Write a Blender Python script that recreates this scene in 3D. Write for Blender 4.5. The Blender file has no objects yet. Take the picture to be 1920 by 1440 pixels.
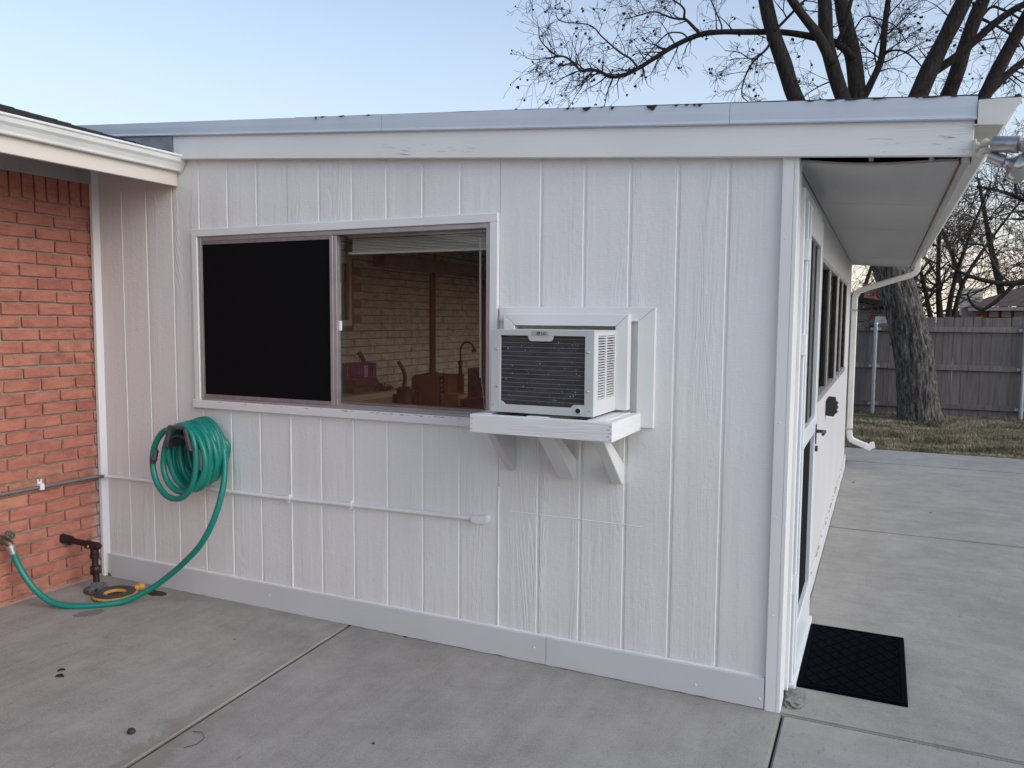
import bpy, bmesh, math, random
import numpy as np
from mathutils import Vector, Matrix, noise
R = math.radians
rnd = random.Random(7)
scene = bpy.context.scene
C = scene.collection

# ------------------------------------------------------------------ camera
FPX = 1497.05
CAM_POS = Vector((0.337524, -3.300877, 1.575361))
CAM_R = Vector((0.906937, 0.421197, 0.007654))
CAM_U = Vector((-0.040462, 0.069011, 0.996795))
CAM_F = Vector((-0.419319, 0.90434, -0.079631))
cd = bpy.data.cameras.new("camera")
cam = bpy.data.objects.new("camera", cd)
C.objects.link(cam)
cd.sensor_width = 36.0
cd.lens = FPX / 1920 * 36.0
cd.clip_start = 0.05
cd.clip_end = 600
cam.matrix_world = Matrix(((CAM_R.x, CAM_U.x, -CAM_F.x, CAM_POS.x),
                           (CAM_R.y, CAM_U.y, -CAM_F.y, CAM_POS.y),
                           (CAM_R.z, CAM_U.z, -CAM_F.z, CAM_POS.z),
                           (0, 0, 0, 1)))
scene.camera = cam

# ------------------------------------------------------------------ world and sun
SUN_AZ = 100.0      # degrees from +y towards +x: the soft evening light comes from the right
SUN_EL = 25.0
w = bpy.data.worlds.new("World")
scene.world = w
w.use_nodes = True
wn, wl = w.node_tree.nodes, w.node_tree.links
wn.clear()
wo = wn.new("ShaderNodeOutputWorld")
bg = wn.new("ShaderNodeBackground")
sky = wn.new("ShaderNodeTexSky")
sky.sky_type = 'NISHITA'
sky.sun_disc = False
sky.sun_elevation = R(SUN_EL)
sky.sun_rotation = R(SUN_AZ)
sky.air_density = 1.0
sky.dust_density = 2.0
sky.ozone_density = 3.5
bg.inputs[1].default_value = 0.14
hs = wn.new("ShaderNodeHueSaturation")     # a pale, hazy dusk sky all round
hs.inputs['Saturation'].default_value = 0.74
wl.new(sky.outputs[0], hs.inputs['Color'])
# the evening glow lies along the whole horizon
tc = wn.new("ShaderNodeTexCoord")
sx = wn.new("ShaderNodeSeparateXYZ")
mr = wn.new("ShaderNodeMapRange")
mr.interpolation_type = 'SMOOTHSTEP'
mr.inputs['From Min'].default_value = 0.02
mr.inputs['From Max'].default_value = 0.17
mr.inputs['To Min'].default_value = 0.85
mr.inputs['To Max'].default_value = 0.0
mxw = wn.new("ShaderNodeMix")
mxw.data_type = 'RGBA'
mxw.inputs[7].default_value = (4.7, 4.0, 3.2, 1)
wl.new(tc.outputs['Generated'], sx.inputs[0])
wl.new(sx.outputs[2], mr.inputs[0])
wl.new(mr.outputs[0], mxw.inputs[0])
# and a thin pale haze whitens the lower sky
mr2 = wn.new("ShaderNodeMapRange")
mr2.interpolation_type = 'SMOOTHSTEP'
mr2.inputs['From Min'].default_value = 0.0
mr2.inputs['From Max'].default_value = 0.55
mr2.inputs['To Min'].default_value = 0.75
mr2.inputs['To Max'].default_value = 0.0
mxh = wn.new("ShaderNodeMix")
mxh.data_type = 'RGBA'
mxh.inputs[7].default_value = (3.0, 3.4, 3.75, 1)
wl.new(sx.outputs[2], mr2.inputs[0])
wl.new(mr2.outputs[0], mxh.inputs[0])
wl.new(hs.outputs[0], mxh.inputs[6])
wl.new(mxh.outputs[2], mxw.inputs[6])
wl.new(mxw.outputs[2], bg.inputs[0])
wl.new(bg.outputs[0], wo.inputs[0])

sd = bpy.data.lights.new("sun", 'SUN')
sd.energy = 0.62
sd.angle = R(60)
sd.color = (1.0, 0.97, 0.97)
sun = bpy.data.objects.new("sun", sd)
C.objects.link(sun)
sv = Vector((math.sin(R(SUN_AZ)) * math.cos(R(SUN_EL)), math.cos(R(SUN_AZ)) * math.cos(R(SUN_EL)), math.sin(R(SUN_EL))))
sun.rotation_euler = sv.to_track_quat('Z', 'Y').to_euler()
sun.location = (6, 2, 8)

scene.view_settings.view_transform = 'Standard'
scene.view_settings.look = 'None'
scene.view_settings.exposure = 0.84
scene.view_settings.gamma = 1.0
scene.view_settings.use_curve_mapping = False
scene.cycles.use_denoising = True
scene.cycles.max_bounces = 10
scene.cycles.diffuse_bounces = 5
scene.cycles.transparent_max_bounces = 16


# ------------------------------------------------------------------ helpers
def at(px, py, Y):
    """the point of the plane y = Y that the photograph shows at pixel (px, py)"""
    d = CAM_F + CAM_R * ((px - 960) / FPX) - CAM_U * ((py - 720) / FPX)
    return CAM_POS + d * ((Y - CAM_POS.y) / d.y)


class MB:
    def __init__(self):
        self.v = []
        self.f = []

    def add(self, vs, fs):
        b = len(self.v)
        self.v.extend([tuple(q) for q in vs])
        self.f.extend([tuple(b + i for i in q) for q in fs])
        return self

    def box(self, x0, x1, y0, y1, z0, z1):
        x0, x1 = min(x0, x1), max(x0, x1)
        y0, y1 = min(y0, y1), max(y0, y1)
        z0, z1 = min(z0, z1), max(z0, z1)
        return self.add([(x0, y0, z0), (x1, y0, z0), (x1, y1, z0), (x0, y1, z0), (x0, y0, z1), (x1, y0, z1), (x1, y1, z1), (x0, y1, z1)],
                        [(0, 3, 2, 1), (4, 5, 6, 7), (0, 1, 5, 4), (1, 2, 6, 5), (2, 3, 7, 6), (3, 0, 4, 7)])

    def obox(self, c, ax, ay, az):
        """box about c with half-axis vectors"""
        c, ax, ay, az = Vector(c), Vector(ax), Vector(ay), Vector(az)
        vs = [c + ax * i + ay * j + az * k for k in (-1, 1) for j in (-1, 1) for i in (-1, 1)]
        return self.add(vs, [(0, 2, 3, 1), (4, 5, 7, 6), (0, 1, 5, 4), (1, 3, 7, 5), (3, 2, 6, 7), (2, 0, 4, 6)])

    def hexa(self, x0, x1, y0, y1, zb, zt):
        """box whose bottom and top follow zb(x), zt(x)"""
        vs = [(x0, y0, zb(x0)), (x1, y0, zb(x1)), (x1, y1, zb(x1)), (x0, y1, zb(x0)),
              (x0, y0, zt(x0)), (x1, y0, zt(x1)), (x1, y1, zt(x1)), (x0, y1, zt(x0))]
        return self.add(vs, [(0, 3, 2, 1), (4, 5, 6, 7), (0, 1, 5, 4), (1, 2, 6, 5), (2, 3, 7, 6), (3, 0, 4, 7)])

    def prism(self, poly, place):
        """poly: 2-D points; place(u, v, t) with t 0/1 gives the 3-D point"""
        n = len(poly)
        vs = [place(a, b, 0) for a, b in poly] + [place(a, b, 1) for a, b in poly]
        fs = [tuple(range(n - 1, -1, -1)), tuple(range(n, 2 * n))]
        fs += [(i, (i + 1) % n, n + (i + 1) % n, n + i) for i in range(n)]
        return self.add(vs, fs)

    def tube(self, pts, r, n=8, cap=True):
        pts = [Vector(q) for q in pts]
        rs = list(r) if hasattr(r, '__len__') else [r] * len(pts)
        m = len(pts)
        t0 = (pts[1] - pts[0]).normalized()
        up = Vector((0, 0, 1)) if abs(t0.z) < 0.9 else Vector((1, 0, 0))
        a = t0.cross(up).normalized()
        vs = []
        for i, q in enumerate(pts):
            t = (pts[min(i + 1, m - 1)] - pts[max(i - 1, 0)])
            t = t.normalized() if t.length > 1e-9 else t0
            a = (a - t * a.dot(t))
            a = a.normalized() if a.length > 1e-6 else t.orthogonal().normalized()
            b = t.cross(a)
            for k in range(n):
                ang = 2 * math.pi * k / n
                vs.append(q + (a * math.cos(ang) + b * math.sin(ang)) * rs[i])
        fs = [(i * n + k, i * n + (k + 1) % n, (i + 1) * n + (k + 1) % n, (i + 1) * n + k) for i in range(m - 1) for k in range(n)]
        if cap:
            fs.append(tuple(range(n - 1, -1, -1)))
            fs.append(tuple((m - 1) * n + k for k in range(n)))
        return self.add(vs, fs)

    def cyl(self, a, b, r, n=12, r2=None):
        return self.tube([a, b], [r, r if r2 is None else r2], n)

    def lathe(self, c, axis, prof, n=20):
        """prof: (distance along axis, radius)"""
        c, t = Vector(c), Vector(axis).normalized()
        a = t.orthogonal().normalized()
        b = t.cross(a)
        vs, m = [], len(prof)
        for h, r in prof:
            for k in range(n):
                g = 2 * math.pi * k / n
                vs.append(c + t * h + (a * math.cos(g) + b * math.sin(g)) * max(r, 1e-4))
        fs = [(i * n + k, i * n + (k + 1) % n, (i + 1) * n + (k + 1) % n, (i + 1) * n + k) for i in range(m - 1) for k in range(n)]
        fs += [tuple(range(n - 1, -1, -1)), tuple((m - 1) * n + k for k in range(n))]
        return self.add(vs, fs)

    def mesh(self, name, mat=None, bevel=0, smooth=False, segs=1):
        me = bpy.data.meshes.new(name)
        me.from_pydata(self.v, [], self.f)
        bm = bmesh.new()
        bm.from_mesh(me)
        bmesh.ops.recalc_face_normals(bm, faces=bm.faces)
        if bevel:
            es = [e for e in bm.edges if len(e.link_faces) == 2 and e.calc_face_angle(0) > 0.5]
            bmesh.ops.bevel(bm, geom=es, offset=bevel, segments=segs, affect='EDGES', clamp_overlap=True)
        if smooth:
            for f in bm.faces:
                f.smooth = True
            for e in bm.edges:
                if len(e.link_faces) == 2 and e.calc_face_angle(0) > 0.7:
                    e.smooth = False
        bm.to_mesh(me)
        bm.free()
        if mat:
            me.materials.append(mat)
        return me

    def build(self, name, mat, parent=None, bevel=0, smooth=False, segs=1, kind=None, label=None):
        o = bpy.data.objects.new(name, self.mesh(name, mat, bevel, smooth, segs))
        C.objects.link(o)
        if parent:
            attach(o, parent)
        if kind:
            o['kind'] = kind
        if label:
            o['label'] = label
        return o


def attach(o, parent):
    o.parent = parent
    m = Matrix.Identity(4)
    q = parent
    while q is not None:
        m = q.matrix_basis.copy() if q.parent is None else q.matrix_basis.copy()
        break
    # world matrix of the parent from its own chain (no depsgraph needed)
    chain = []
    q = parent
    while q is not None:
        chain.append(q)
        q = q.parent
    m = Matrix.Identity(4)
    for q in reversed(chain):
        m = m @ q.matrix_parent_inverse @ q.matrix_basis
    o.matrix_parent_inverse = m.inverted()


def thing(name, label, cat, loc=(0, 0, 0), group=None):
    o = bpy.data.objects.new(name, None)
    C.objects.link(o)
    o.location = loc
    o.empty_display_size = 0.1
    o['label'], o['category'] = label, cat
    if group:
        o['group'] = group
    return o


def tag(o, label, cat, group=None):
    o['label'], o['category'] = label, cat
    if group:
        o['group'] = group
    return o


def inst(name, me, parent=None, loc=(0, 0, 0), rot=None):
    o = bpy.data.objects.new(name, me)
    C.objects.link(o)
    o.location = loc
    if rot:
        o.rotation_euler = rot
    if parent:
        attach(o, parent)
    return o


# ------------------------------------------------------------------ materials
def rgb(h):
    return tuple(((int(h[i:i + 2], 16) / 255) ** 2.2) for i in (0, 2, 4)) + (1,)


def cc(c):
    return c if len(c) == 4 else (c[0], c[1], c[2], 1)


class Mat:
    def __init__(self, name, color=(0.5, 0.5, 0.5), rough=0.6, metal=0.0, spec=0.5):
        self.m = bpy.data.materials.new(name)
        self.m.use_nodes = True
        self.nt = self.m.node_tree
        self.b = self.nt.nodes["Principled BSDF"]
        self.b.inputs["Base Color"].default_value = cc(color)
        self.b.inputs["Roughness"].default_value = rough
        self.b.inputs["Metallic"].default_value = metal
        self.b.inputs["Specular IOR Level"].default_value = spec
        self._co = {}

    def n(self, typ, **kw):
        x = self.nt.nodes.new(typ)
        for k, v in kw.items():
            setattr(x, k, v)
        return x

    def link(self, a, b):
        self.nt.links.new(a, b)

    def co(self, scale=(1, 1, 1), src='Object', rot=(0, 0, 0)):
        if src == 'World':
            s = self.n("ShaderNodeNewGeometry").outputs['Position']
        else:
            s = self.n("ShaderNodeTexCoord").outputs[src]
        mp = self.n("ShaderNodeMapping")
        mp.inputs['Scale'].default_value = scale
        mp.inputs['Rotation'].default_value = rot
        self.link(s, mp.inputs[0])
        return mp.outputs[0]

    def noise(self, scale, co=None, detail=4, rough=0.55, dist=0.0):
        x = self.n("ShaderNodeTexNoise")
        x.inputs['Scale'].default_value = scale
        x.inputs['Detail'].default_value = detail
        x.inputs['Roughness'].default_value = rough
        x.inputs['Distortion'].default_value = dist
        if co is not None:
            self.link(co, x.inputs['Vector'])
        return x.outputs['Fac']

    def ramp(self, fac, stops):
        x = self.n("ShaderNodeValToRGB")
        e = x.color_ramp.elements
        while len(e) < len(stops):
            e.new(0.5)
        for i, (p, c) in enumerate(stops):
            e[i].position = p
            e[i].color = cc(c) if hasattr(c, '__len__') else (c, c, c, 1)
        self.link(fac, x.inputs[0])
        return x.outputs[0]

    def math(self, op, a, b=0.5, c=None):
        x = self.n("ShaderNodeMath", operation=op)
        for i, q in enumerate((a, b, c)):
            if q is None:
                continue
            if isinstance(q, (int, float)):
                x.inputs[i].default_value = q
            else:
                self.link(q, x.inputs[i])
        return x.outputs[0]

    def mix(self, fac, a, b, mode='MIX'):
        x = self.n("ShaderNodeMix", data_type='RGBA', blend_type=mode)
        for i, q in ((0, fac), (6, a), (7, b)):
            if isinstance(q, (int, float)):
                x.inputs[i].default_value = q
            elif hasattr(q, '__len__'):
                x.inputs[i].default_value = cc(q)
            else:
                self.link(q, x.inputs[i])
        return x.outputs[2]

    def color(self, sock):
        self.link(sock, self.b.inputs['Base Color'])
        return self

    def rough(self, sock):
        self.link(sock, self.b.inputs['Roughness'])
        return self

    def bump(self, h, strength=0.5, dist=0.01):
        x = self.n("ShaderNodeBump")
        x.inputs['Strength'].default_value = strength
        x.inputs['Distance'].default_value = dist
        self.link(h, x.inputs['Height'])
        self.link(x.outputs[0], self.b.inputs['Normal'])
        return self


def plain(name, color, rough=0.6, metal=0.0, var=0.0, vscale=8, bump=0.0, bscale=40, bdist=0.002):
    m = Mat(name, color, rough, metal)
    if var:
        nz = m.noise(vscale, m.co(src='World'), 5)
        lo = tuple(q * (1 - var) for q in color[:3])
        hi = tuple(min(1, q * (1 + var)) for q in color[:3])
        m.color(m.ramp(nz, [(0.3, lo), (0.7, hi)]))
    if bump:
        m.bump(m.noise(bscale, m.co(src='World'), 4), bump, bdist)
    return m.m


def siding_mat(name, base):
    m = Mat(name, base, 0.55)
    fine = m.noise(1.0, m.co((85, 85, 4.0), 'World'), 4, 0.6, 0.9)
    warp = m.noise(1.0, m.co((7.5, 7.5, 0.75), 'World'), 2, 0.4, 0.6)
    ring = m.math('SINE', m.math('MULTIPLY', warp, 95.0))
    ring = m.math('POWER', m.math('ABSOLUTE', ring), 0.7)
    mask = m.ramp(m.noise(1.0, m.co((2.6, 2.6, 0.9), 'World'), 2), [(0.47, 0.0), (0.62, 1.0)])
    # rough-sawn face: level saw scratches with strips of raised upright grain between them
    saw = m.noise(1.0, m.co((26, 26, 150), 'World'), 4, 0.65)
    lump = m.noise(1.0, m.co((55, 55, 28), 'World'), 5, 0.7, 0.5)
    strip = m.ramp(m.noise(1.0, m.co((8.5, 8.5, 0.55), 'World'), 3, 0.55), [(0.44, 0.10), (0.58, 1.0)])
    wood = m.math('ADD', m.math('MULTIPLY', fine, 0.55), m.math('MULTIPLY', m.math('MULTIPLY', ring, mask), 0.40))
    flat = m.math('ADD', m.math('MULTIPLY', saw, 0.24), m.math('MULTIPLY', lump, 0.48))
    h = m.math('ADD', m.math('MULTIPLY', wood, strip), flat)
    m.bump(h, 0.85, 0.0046)
    tone = m.noise(1.0, m.co((1.3, 1.3, 0.7), 'World'), 5, 0.6)
    lo = tuple(q * 0.93 for q in base)
    col = m.ramp(tone, [(0.35, lo), (0.65, base)])
    # thin dirt in the grain, a few scuffs
    dirt = m.ramp(m.noise(1.0, m.co((60, 60, 9), 'World'), 6, 0.7), [(0.27, (0.72, 0.69, 0.66, 1)), (0.42, (1, 1, 1, 1))])
    sy_ = m.n('ShaderNodeSeparateXYZ')
    m.link(m.n('ShaderNodeNewGeometry').outputs['Position'], sy_.inputs[0])
    splash = m.ramp(m.math('ADD', sy_.outputs[2], m.math('MULTIPLY', m.noise(5.0, m.co((1, 1, 0.5), 'World'), 6, 0.7), 0.45)), [(0.30, 1.0), (0.62, 0.0)])
    grime = m.noise(38.0, m.co((1, 1, 0.6), 'World'), 5, 0.7)
    col = m.mix(m.math('MULTIPLY', m.math('MULTIPLY', splash, grime), 0.20), col, (0.40, 0.36, 0.31))
    col = m.mix(0.16, col, m.mix(1.0, col, dirt, 'MULTIPLY'))
    m.color(col)
    return m.m


def board_mat(name, base, axis='x', grain=0.5, chips=False, rough=0.5):
    m = Mat(name, base, rough)
    sc = {'x': (3, 90, 90), 'y': (90, 3, 90), 'z': (90, 90, 3)}[axis]
    sc2 = {'x': (0.9, 14, 14), 'y': (14, 0.9, 14), 'z': (14, 14, 0.9)}[axis]
    fine = m.noise(1.0, m.co(sc, 'World'), 5, 0.6)
    warp = m.noise(1.0, m.co(sc2, 'World'), 2, 0.5, 0.4)
    ring = m.math('ABSOLUTE', m.math('SINE', m.math('MULTIPLY', warp, 40.0)))
    mask = m.ramp(m.noise(1.1, m.co(src='World'), 2), [(0.5, 0.0), (0.66, 1.0)])
    h = m.math('ADD', m.math('MULTIPLY', fine, 0.6), m.math('MULTIPLY', m.math('MULTIPLY', ring, mask), 0.6))
    m.bump(h, grain, 0.003)
    tone = m.noise(1.6, m.co(src='World'), 5)
    col = m.ramp(tone, [(0.3, tuple(q * 0.92 for q in base)), (0.7, base)])
    if chips:
        ch = m.ramp(m.noise(1.0, m.co(tuple(q * 0.5 for q in sc), 'World'), 6, 0.75), [(0.20, 1.0), (0.255, 0.0)])
        col = m.mix(ch, col, (0.28, 0.25, 0.22))
    m.color(col)
    return m.m


WHITE = (0.785, 0.787, 0.770)
M = {}
M['siding'] = siding_mat('white_siding_paint', WHITE)
M['paint_x'] = board_mat('white_board_paint_along', WHITE, 'x', 0.35, True)
M['paint_z'] = board_mat('white_board_paint_upright', WHITE, 'z', 0.22)
M['paint_smooth'] = plain('white_smooth_paint', (0.77, 0.775, 0.765), 0.42, var=0.05, vscale=3, bump=0.15, bscale=60)
M['baseboard'] = board_mat('grey_white_baseboard_paint', (0.620, 0.630, 0.632), 'x', 0.15)
M['shelf_paint'] = board_mat('white_shelf_paint', (0.80, 0.805, 0.79), 'x', 0.9, True)
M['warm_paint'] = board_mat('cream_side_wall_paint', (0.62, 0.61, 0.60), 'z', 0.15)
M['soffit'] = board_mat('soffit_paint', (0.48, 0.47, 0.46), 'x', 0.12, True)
M['flashing'] = plain('painted_metal_flashing', (0.54, 0.60, 0.66), 0.38, 0.15, var=0.05, vscale=2.5, bump=0.06, bscale=8)
M['flashing_grey'] = plain('bare_grey_flashing', (0.30, 0.33, 0.37), 0.45, 0.5, var=0.2, vscale=12)
M['tar'] = plain('roof_tar', (0.018, 0.017, 0.017), 0.7)
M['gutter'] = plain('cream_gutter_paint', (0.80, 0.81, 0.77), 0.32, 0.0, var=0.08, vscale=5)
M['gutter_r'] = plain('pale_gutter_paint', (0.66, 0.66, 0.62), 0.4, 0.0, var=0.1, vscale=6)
M['eave_board'] = board_mat('beige_eave_board', (0.66, 0.60, 0.53), 'y', 0.2)
M['frieze'] = plain('grey_frieze_paint', (0.36, 0.34, 0.33), 0.6, var=0.1)
M['caulk'] = plain('white_caulk', (0.80, 0.79, 0.80), 0.5)
M['alu'] = plain('weathered_aluminium', (0.42, 0.40, 0.40), 0.42, 0.55, var=0.12, vscale=14, bump=0.1, bscale=90)
M['alu_dark'] = plain('dull_aluminium', (0.30, 0.28, 0.28), 0.5, 0.5, var=0.2, vscale=20)
_scr = Mat('black_solar_screen', (0.0035, 0.0035, 0.0045), 0.8, 0.0, 0.12)
M['screen'] = _scr.m
M['blind'] = plain('grey_white_blind', (0.76, 0.76, 0.75), 0.6)
M['black_gap'] = plain('dark_cavity', (0.012, 0.012, 0.012), 0.9)
M['steel'] = plain('bright_steel', (0.75, 0.75, 0.75), 0.25, 1.0)


def glass_mat(name, tint=(0.9, 0.92, 0.9), ior=1.5, refl=1.0):
    m = bpy.data.materials.new(name)
    m.use_nodes = True
    nt = m.node_tree
    nt.nodes.clear()
    o = nt.nodes.new("ShaderNodeOutputMaterial")
    t = nt.nodes.new("ShaderNodeBsdfTransparent")
    t.inputs[0].default_value = cc(tint)
    g = nt.nodes.new("ShaderNodeBsdfGlossy")
    g.inputs['Roughness'].default_value = 0.015
    fr = nt.nodes.new("ShaderNodeFresnel")
    fr.inputs[0].default_value = ior
    mu = nt.nodes.new("ShaderNodeMath")
    mu.operation = 'MULTIPLY'
    mu.inputs[1].default_value = refl
    x = nt.nodes.new("ShaderNodeMixShader")
    nt.links.new(fr.outputs[0], mu.inputs[0])
    nt.links.new(mu.outputs[0], x.inputs[0])
    nt.links.new(t.outputs[0], x.inputs[1])
    nt.links.new(g.outputs[0], x.inputs[2])
    nt.links.new(x.outputs[0], o.inputs[0])
    return m


M['glass'] = glass_mat('window_glass', (0.94, 0.94, 0.92), 1.5, 0.7)
M['glass_side'] = glass_mat('side_window_glass', (0.94, 0.95, 0.93), 1.5, 0.55)
M['glass_door'] = glass_mat('dark_door_glass', (0.30, 0.31, 0.30), 1.4, 0.30)


def concrete_mat(name, base, streak, seed, joint=False):
    m = Mat(name, base, 0.85)
    big = m.noise(0.9, m.co(src='World'), 6, 0.6, 0.3)
    med = m.noise(5.0, m.co(src='World'), 6, 0.65)
    st = m.noise(1.0, m.co(streak, 'World', (0, 0, R(seed))), 6, 0.65)
    fine = m.noise(160.0, m.co(src='World'), 3, 0.7)
    agg = m.noise(330.0, m.co(src='World'), 2, 0.6)
    f = m.math('ADD', m.math('MULTIPLY', big, 0.30), m.math('MULTIPLY', med, 0.26))
    f = m.math('ADD', f, m.math('MULTIPLY', st, 0.14))
    f = m.math('ADD', f, m.math('MULTIPLY', fine, 0.26))
    f = m.math('ADD', f, m.math('MULTIPLY', m.math('SUBTRACT', agg, 0.5), 0.26))
    d = tuple(q * 0.66 for q in base)
    l = tuple(q * 1.32 for q in base)
    col = m.ramp(f, [(0.37, d), (0.51, base), (0.68, l)])
    # small dark flecks
    fl = m.ramp(m.noise(26.0, m.co((1, 1.6, 1), 'World'), 3, 0.5), [(0.25, 1.0), (0.29, 0.0)])
    col = m.mix(m.math('MULTIPLY', fl, 0.55), col, tuple(q * 0.45 for q in base))
    bl = m.ramp(m.noise(1.7, m.co((1, 1, 1), 'World'), 7, 0.7, 0.8), [(0.56, 0.0), (0.68, 1.0)])
    col = m.mix(m.math('MULTIPLY', bl, 0.22), col, tuple(q * f_ for q, f_ in zip(base, (0.62, 0.60, 0.56))))
    sc_ = m.ramp(m.noise(3.3, m.co((1, 2.2, 1), 'World', (0, 0, R(seed + 12))), 8, 0.74, 0.6), [(0.60, 0.0), (0.74, 1.0)])
    col = m.mix(m.math('MULTIPLY', sc_, 0.30), col, tuple(q * 1.45 for q in base))
    # short dark trowel scratches in clusters, all lying the same way
    scr = m.ramp(m.noise(1.0, m.co((38, 11, 1), 'World', (0, 0, R(12))), 4, 0.6, 0.4), [(0.33, 1.0), (0.40, 0.0)])
    clu = m.ramp(m.noise(1.5, m.co(src='World'), 4, 0.6), [(0.46, 0.0), (0.62, 1.0)])
    col = m.mix(m.math('MULTIPLY', m.math('MULTIPLY', scr, clu), 0.55), col, tuple(q * 0.50 for q in base))
    if joint:
        ps = m.n("ShaderNodeSeparateXYZ")
        m.link(m.n("ShaderNodeNewGeometry").outputs['Position'], ps.inputs[0])
        edge = m.noise(7.0, m.co(src='World'), 6, 0.7, 0.5)
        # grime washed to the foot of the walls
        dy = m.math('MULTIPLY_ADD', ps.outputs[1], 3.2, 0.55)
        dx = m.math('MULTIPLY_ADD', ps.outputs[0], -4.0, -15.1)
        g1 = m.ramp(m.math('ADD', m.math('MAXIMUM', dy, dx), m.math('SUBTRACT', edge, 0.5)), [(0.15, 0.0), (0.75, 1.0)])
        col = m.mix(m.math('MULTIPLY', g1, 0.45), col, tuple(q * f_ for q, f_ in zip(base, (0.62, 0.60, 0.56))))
        # brown damp stain that follows the joint
        jx = m.math('ABSOLUTE', m.math('SUBTRACT', ps.outputs[0], m.math('MULTIPLY_ADD', ps.outputs[1], -0.0631, -2.100)))
        far = m.ramp(ps.outputs[1], [(0.0, 1.0), (1.0, 1.0)])
        near = m.math('MINIMUM', m.math('MAXIMUM', m.math('MULTIPLY_ADD', ps.outputs[1], -2.4, -1.9), 0.0), 1.0)
        sj = m.math('SUBTRACT', m.math('ADD', edge, 0.12), m.math('MULTIPLY', jx, 2.6))
        g2 = m.math('MULTIPLY', m.ramp(sj, [(0.36, 0.0), (0.46, 1.0)]), near)
        col = m.mix(m.math('MULTIPLY', g2, 0.60), col, tuple(q * f_ for q, f_ in zip(base, (0.60, 0.56, 0.48))))
    m.color(col)
    brm = m.noise(1.0, m.co(tuple(q * 14 for q in streak), 'World', (0, 0, R(seed))), 3)
    m.bump(m.math('ADD', m.math('MULTIPLY', brm, 0.6), m.math('MULTIPLY', fine, 0.6)), 0.35, 0.003)
    return m.m


M['concrete_a'] = concrete_mat('patio_concrete', (0.345, 0.329, 0.298), (14, 1.2, 6), 12, True)
M['concrete_b'] = concrete_mat('patio_concrete_right', (0.338, 0.325, 0.295), (1.6, 9, 6), -6)
M['concrete_dark'] = concrete_mat('patio_concrete_grimy', (0.215, 0.208, 0.192), (5, 5, 5), 0)
M['soil'] = plain('dark_soil', (0.045, 0.036, 0.026), 0.95, var=0.5, vscale=30, bump=0.8, bscale=60, bdist=0.02)


def brick_mat(name, cols, rough=0.85, splat=True):
    m = Mat(name, cols[0], rough)
    oi = m.n("ShaderNodeObjectInfo").outputs['Random']
    base = m.ramp(oi, [(i / (len(cols) - 1), c) for i, c in enumerate(cols)])
    nz = m.noise(9.0, m.co((1, 1, 2.2), 'World'), 6, 0.65)
    var = m.ramp(nz, [(0.28, (0.66, 0.60, 0.62, 1)), (0.50, (1, 1, 1, 1)), (0.72, (1.28, 1.30, 1.24, 1))])
    col = m.mix(1.0, base, var, 'MULTIPLY')
    pit = m.ramp(m.noise(75.0, m.co(src='World'), 2), [(0.24, 1.0), (0.29, 0.0)])
    col = m.mix(m.math('MULTIPLY', pit, 0.6), col, (0.06, 0.03, 0.025))
    if splat:
        # white paint splashes and lime bloom beside the painted corner trim
        ps = m.n("ShaderNodeNewGeometry").outputs['Position']
        sx = m.n("ShaderNodeSeparateXYZ")
        m.link(ps, sx.inputs[0])
        near = m.math('MULTIPLY_ADD', sx.outputs[1], 9.0, 1.05)           # 0 at y=-.115, 1 near the trim
        low = m.math('MULTIPLY_ADD', sx.outputs[2], -0.62, 0.62)
        bloom = m.math('ADD', near, m.math('MULTIPLY', low, 0.8))
        nn = m.noise(22.0, m.co(src='World'), 6, 0.7)
        s1 = m.math('MULTIPLY', bloom, nn)
        s1 = m.ramp(s1, [(0.34, 0.0), (0.62, 1.0)])
        col = m.mix(m.math('MULTIPLY', s1, 0.75), col, (0.50, 0.44, 0.44))
        sp = m.ramp(m.noise(45.0, m.co(src='World'), 2), [(0.74, 0.0), (0.77, 1.0)])
        col = m.mix(m.math('MULTIPLY', sp, 0.5), col, (0.62, 0.52, 0.50))
    st_ = m.noise(1.0, m.co((14, 14, 70), 'World'), 5, 0.7)
    col = m.mix(m.math('MULTIPLY', m.ramp(st_, [(0.3, 1.0), (0.46, 0.0)]), 0.40), col, (0.17, 0.055, 0.045))
    m.color(col)
    m.bump(m.math('ADD', m.noise(60.0, m.co(src='World'), 5, 0.7), m.math('ADD', m.math('MULTIPLY', nz, 0.8), m.math('MULTIPLY', st_, 0.8))), 0.75, 0.006)
    return m.m


M['brick'] = brick_mat('red_brick', [(0.435, 0.168, 0.112), (0.43, 0.160, 0.110), (0.405, 0.147, 0.106), (0.445, 0.172, 0.112), (0.42, 0.153, 0.114), (0.435, 0.166, 0.108), (0.41, 0.152, 0.102), (0.42, 0.158, 0.118), (0.465, 0.205, 0.128)])
M['mortar'] = plain('grey_brown_mortar', (0.33, 0.275, 0.23), 0.95, var=0.2, vscale=25, bump=0.6, bscale=120, bdist=0.004)
M['brick_tan'] = brick_mat('tan_painted_brick', [(0.74, 0.69, 0.61), (0.77, 0.715, 0.63), (0.72, 0.67, 0.595), (0.75, 0.70, 0.615)], 0.6, False)
M['mortar_tan'] = plain('tan_painted_mortar', (0.30, 0.26, 0.215), 0.9)


def shingle_mat(name, base):
    m = Mat(name, base, 0.95)
    oi = m.n("ShaderNodeObjectInfo").outputs['Random']
    g = m.noise(220.0, m.co(src='World'), 2, 0.7)
    v = m.noise(7.0, m.co(src='World'), 4)
    f = m.math('ADD', m.math('MULTIPLY', g, 0.5), m.math('MULTIPLY', v, 0.5))
    m.color(m.ramp(f, [(0.3, tuple(q * 0.5 for q in base)), (0.7, tuple(q * 1.5 for q in base))]))
    m.bump(g, 0.6, 0.004)
    return m.m


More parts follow.
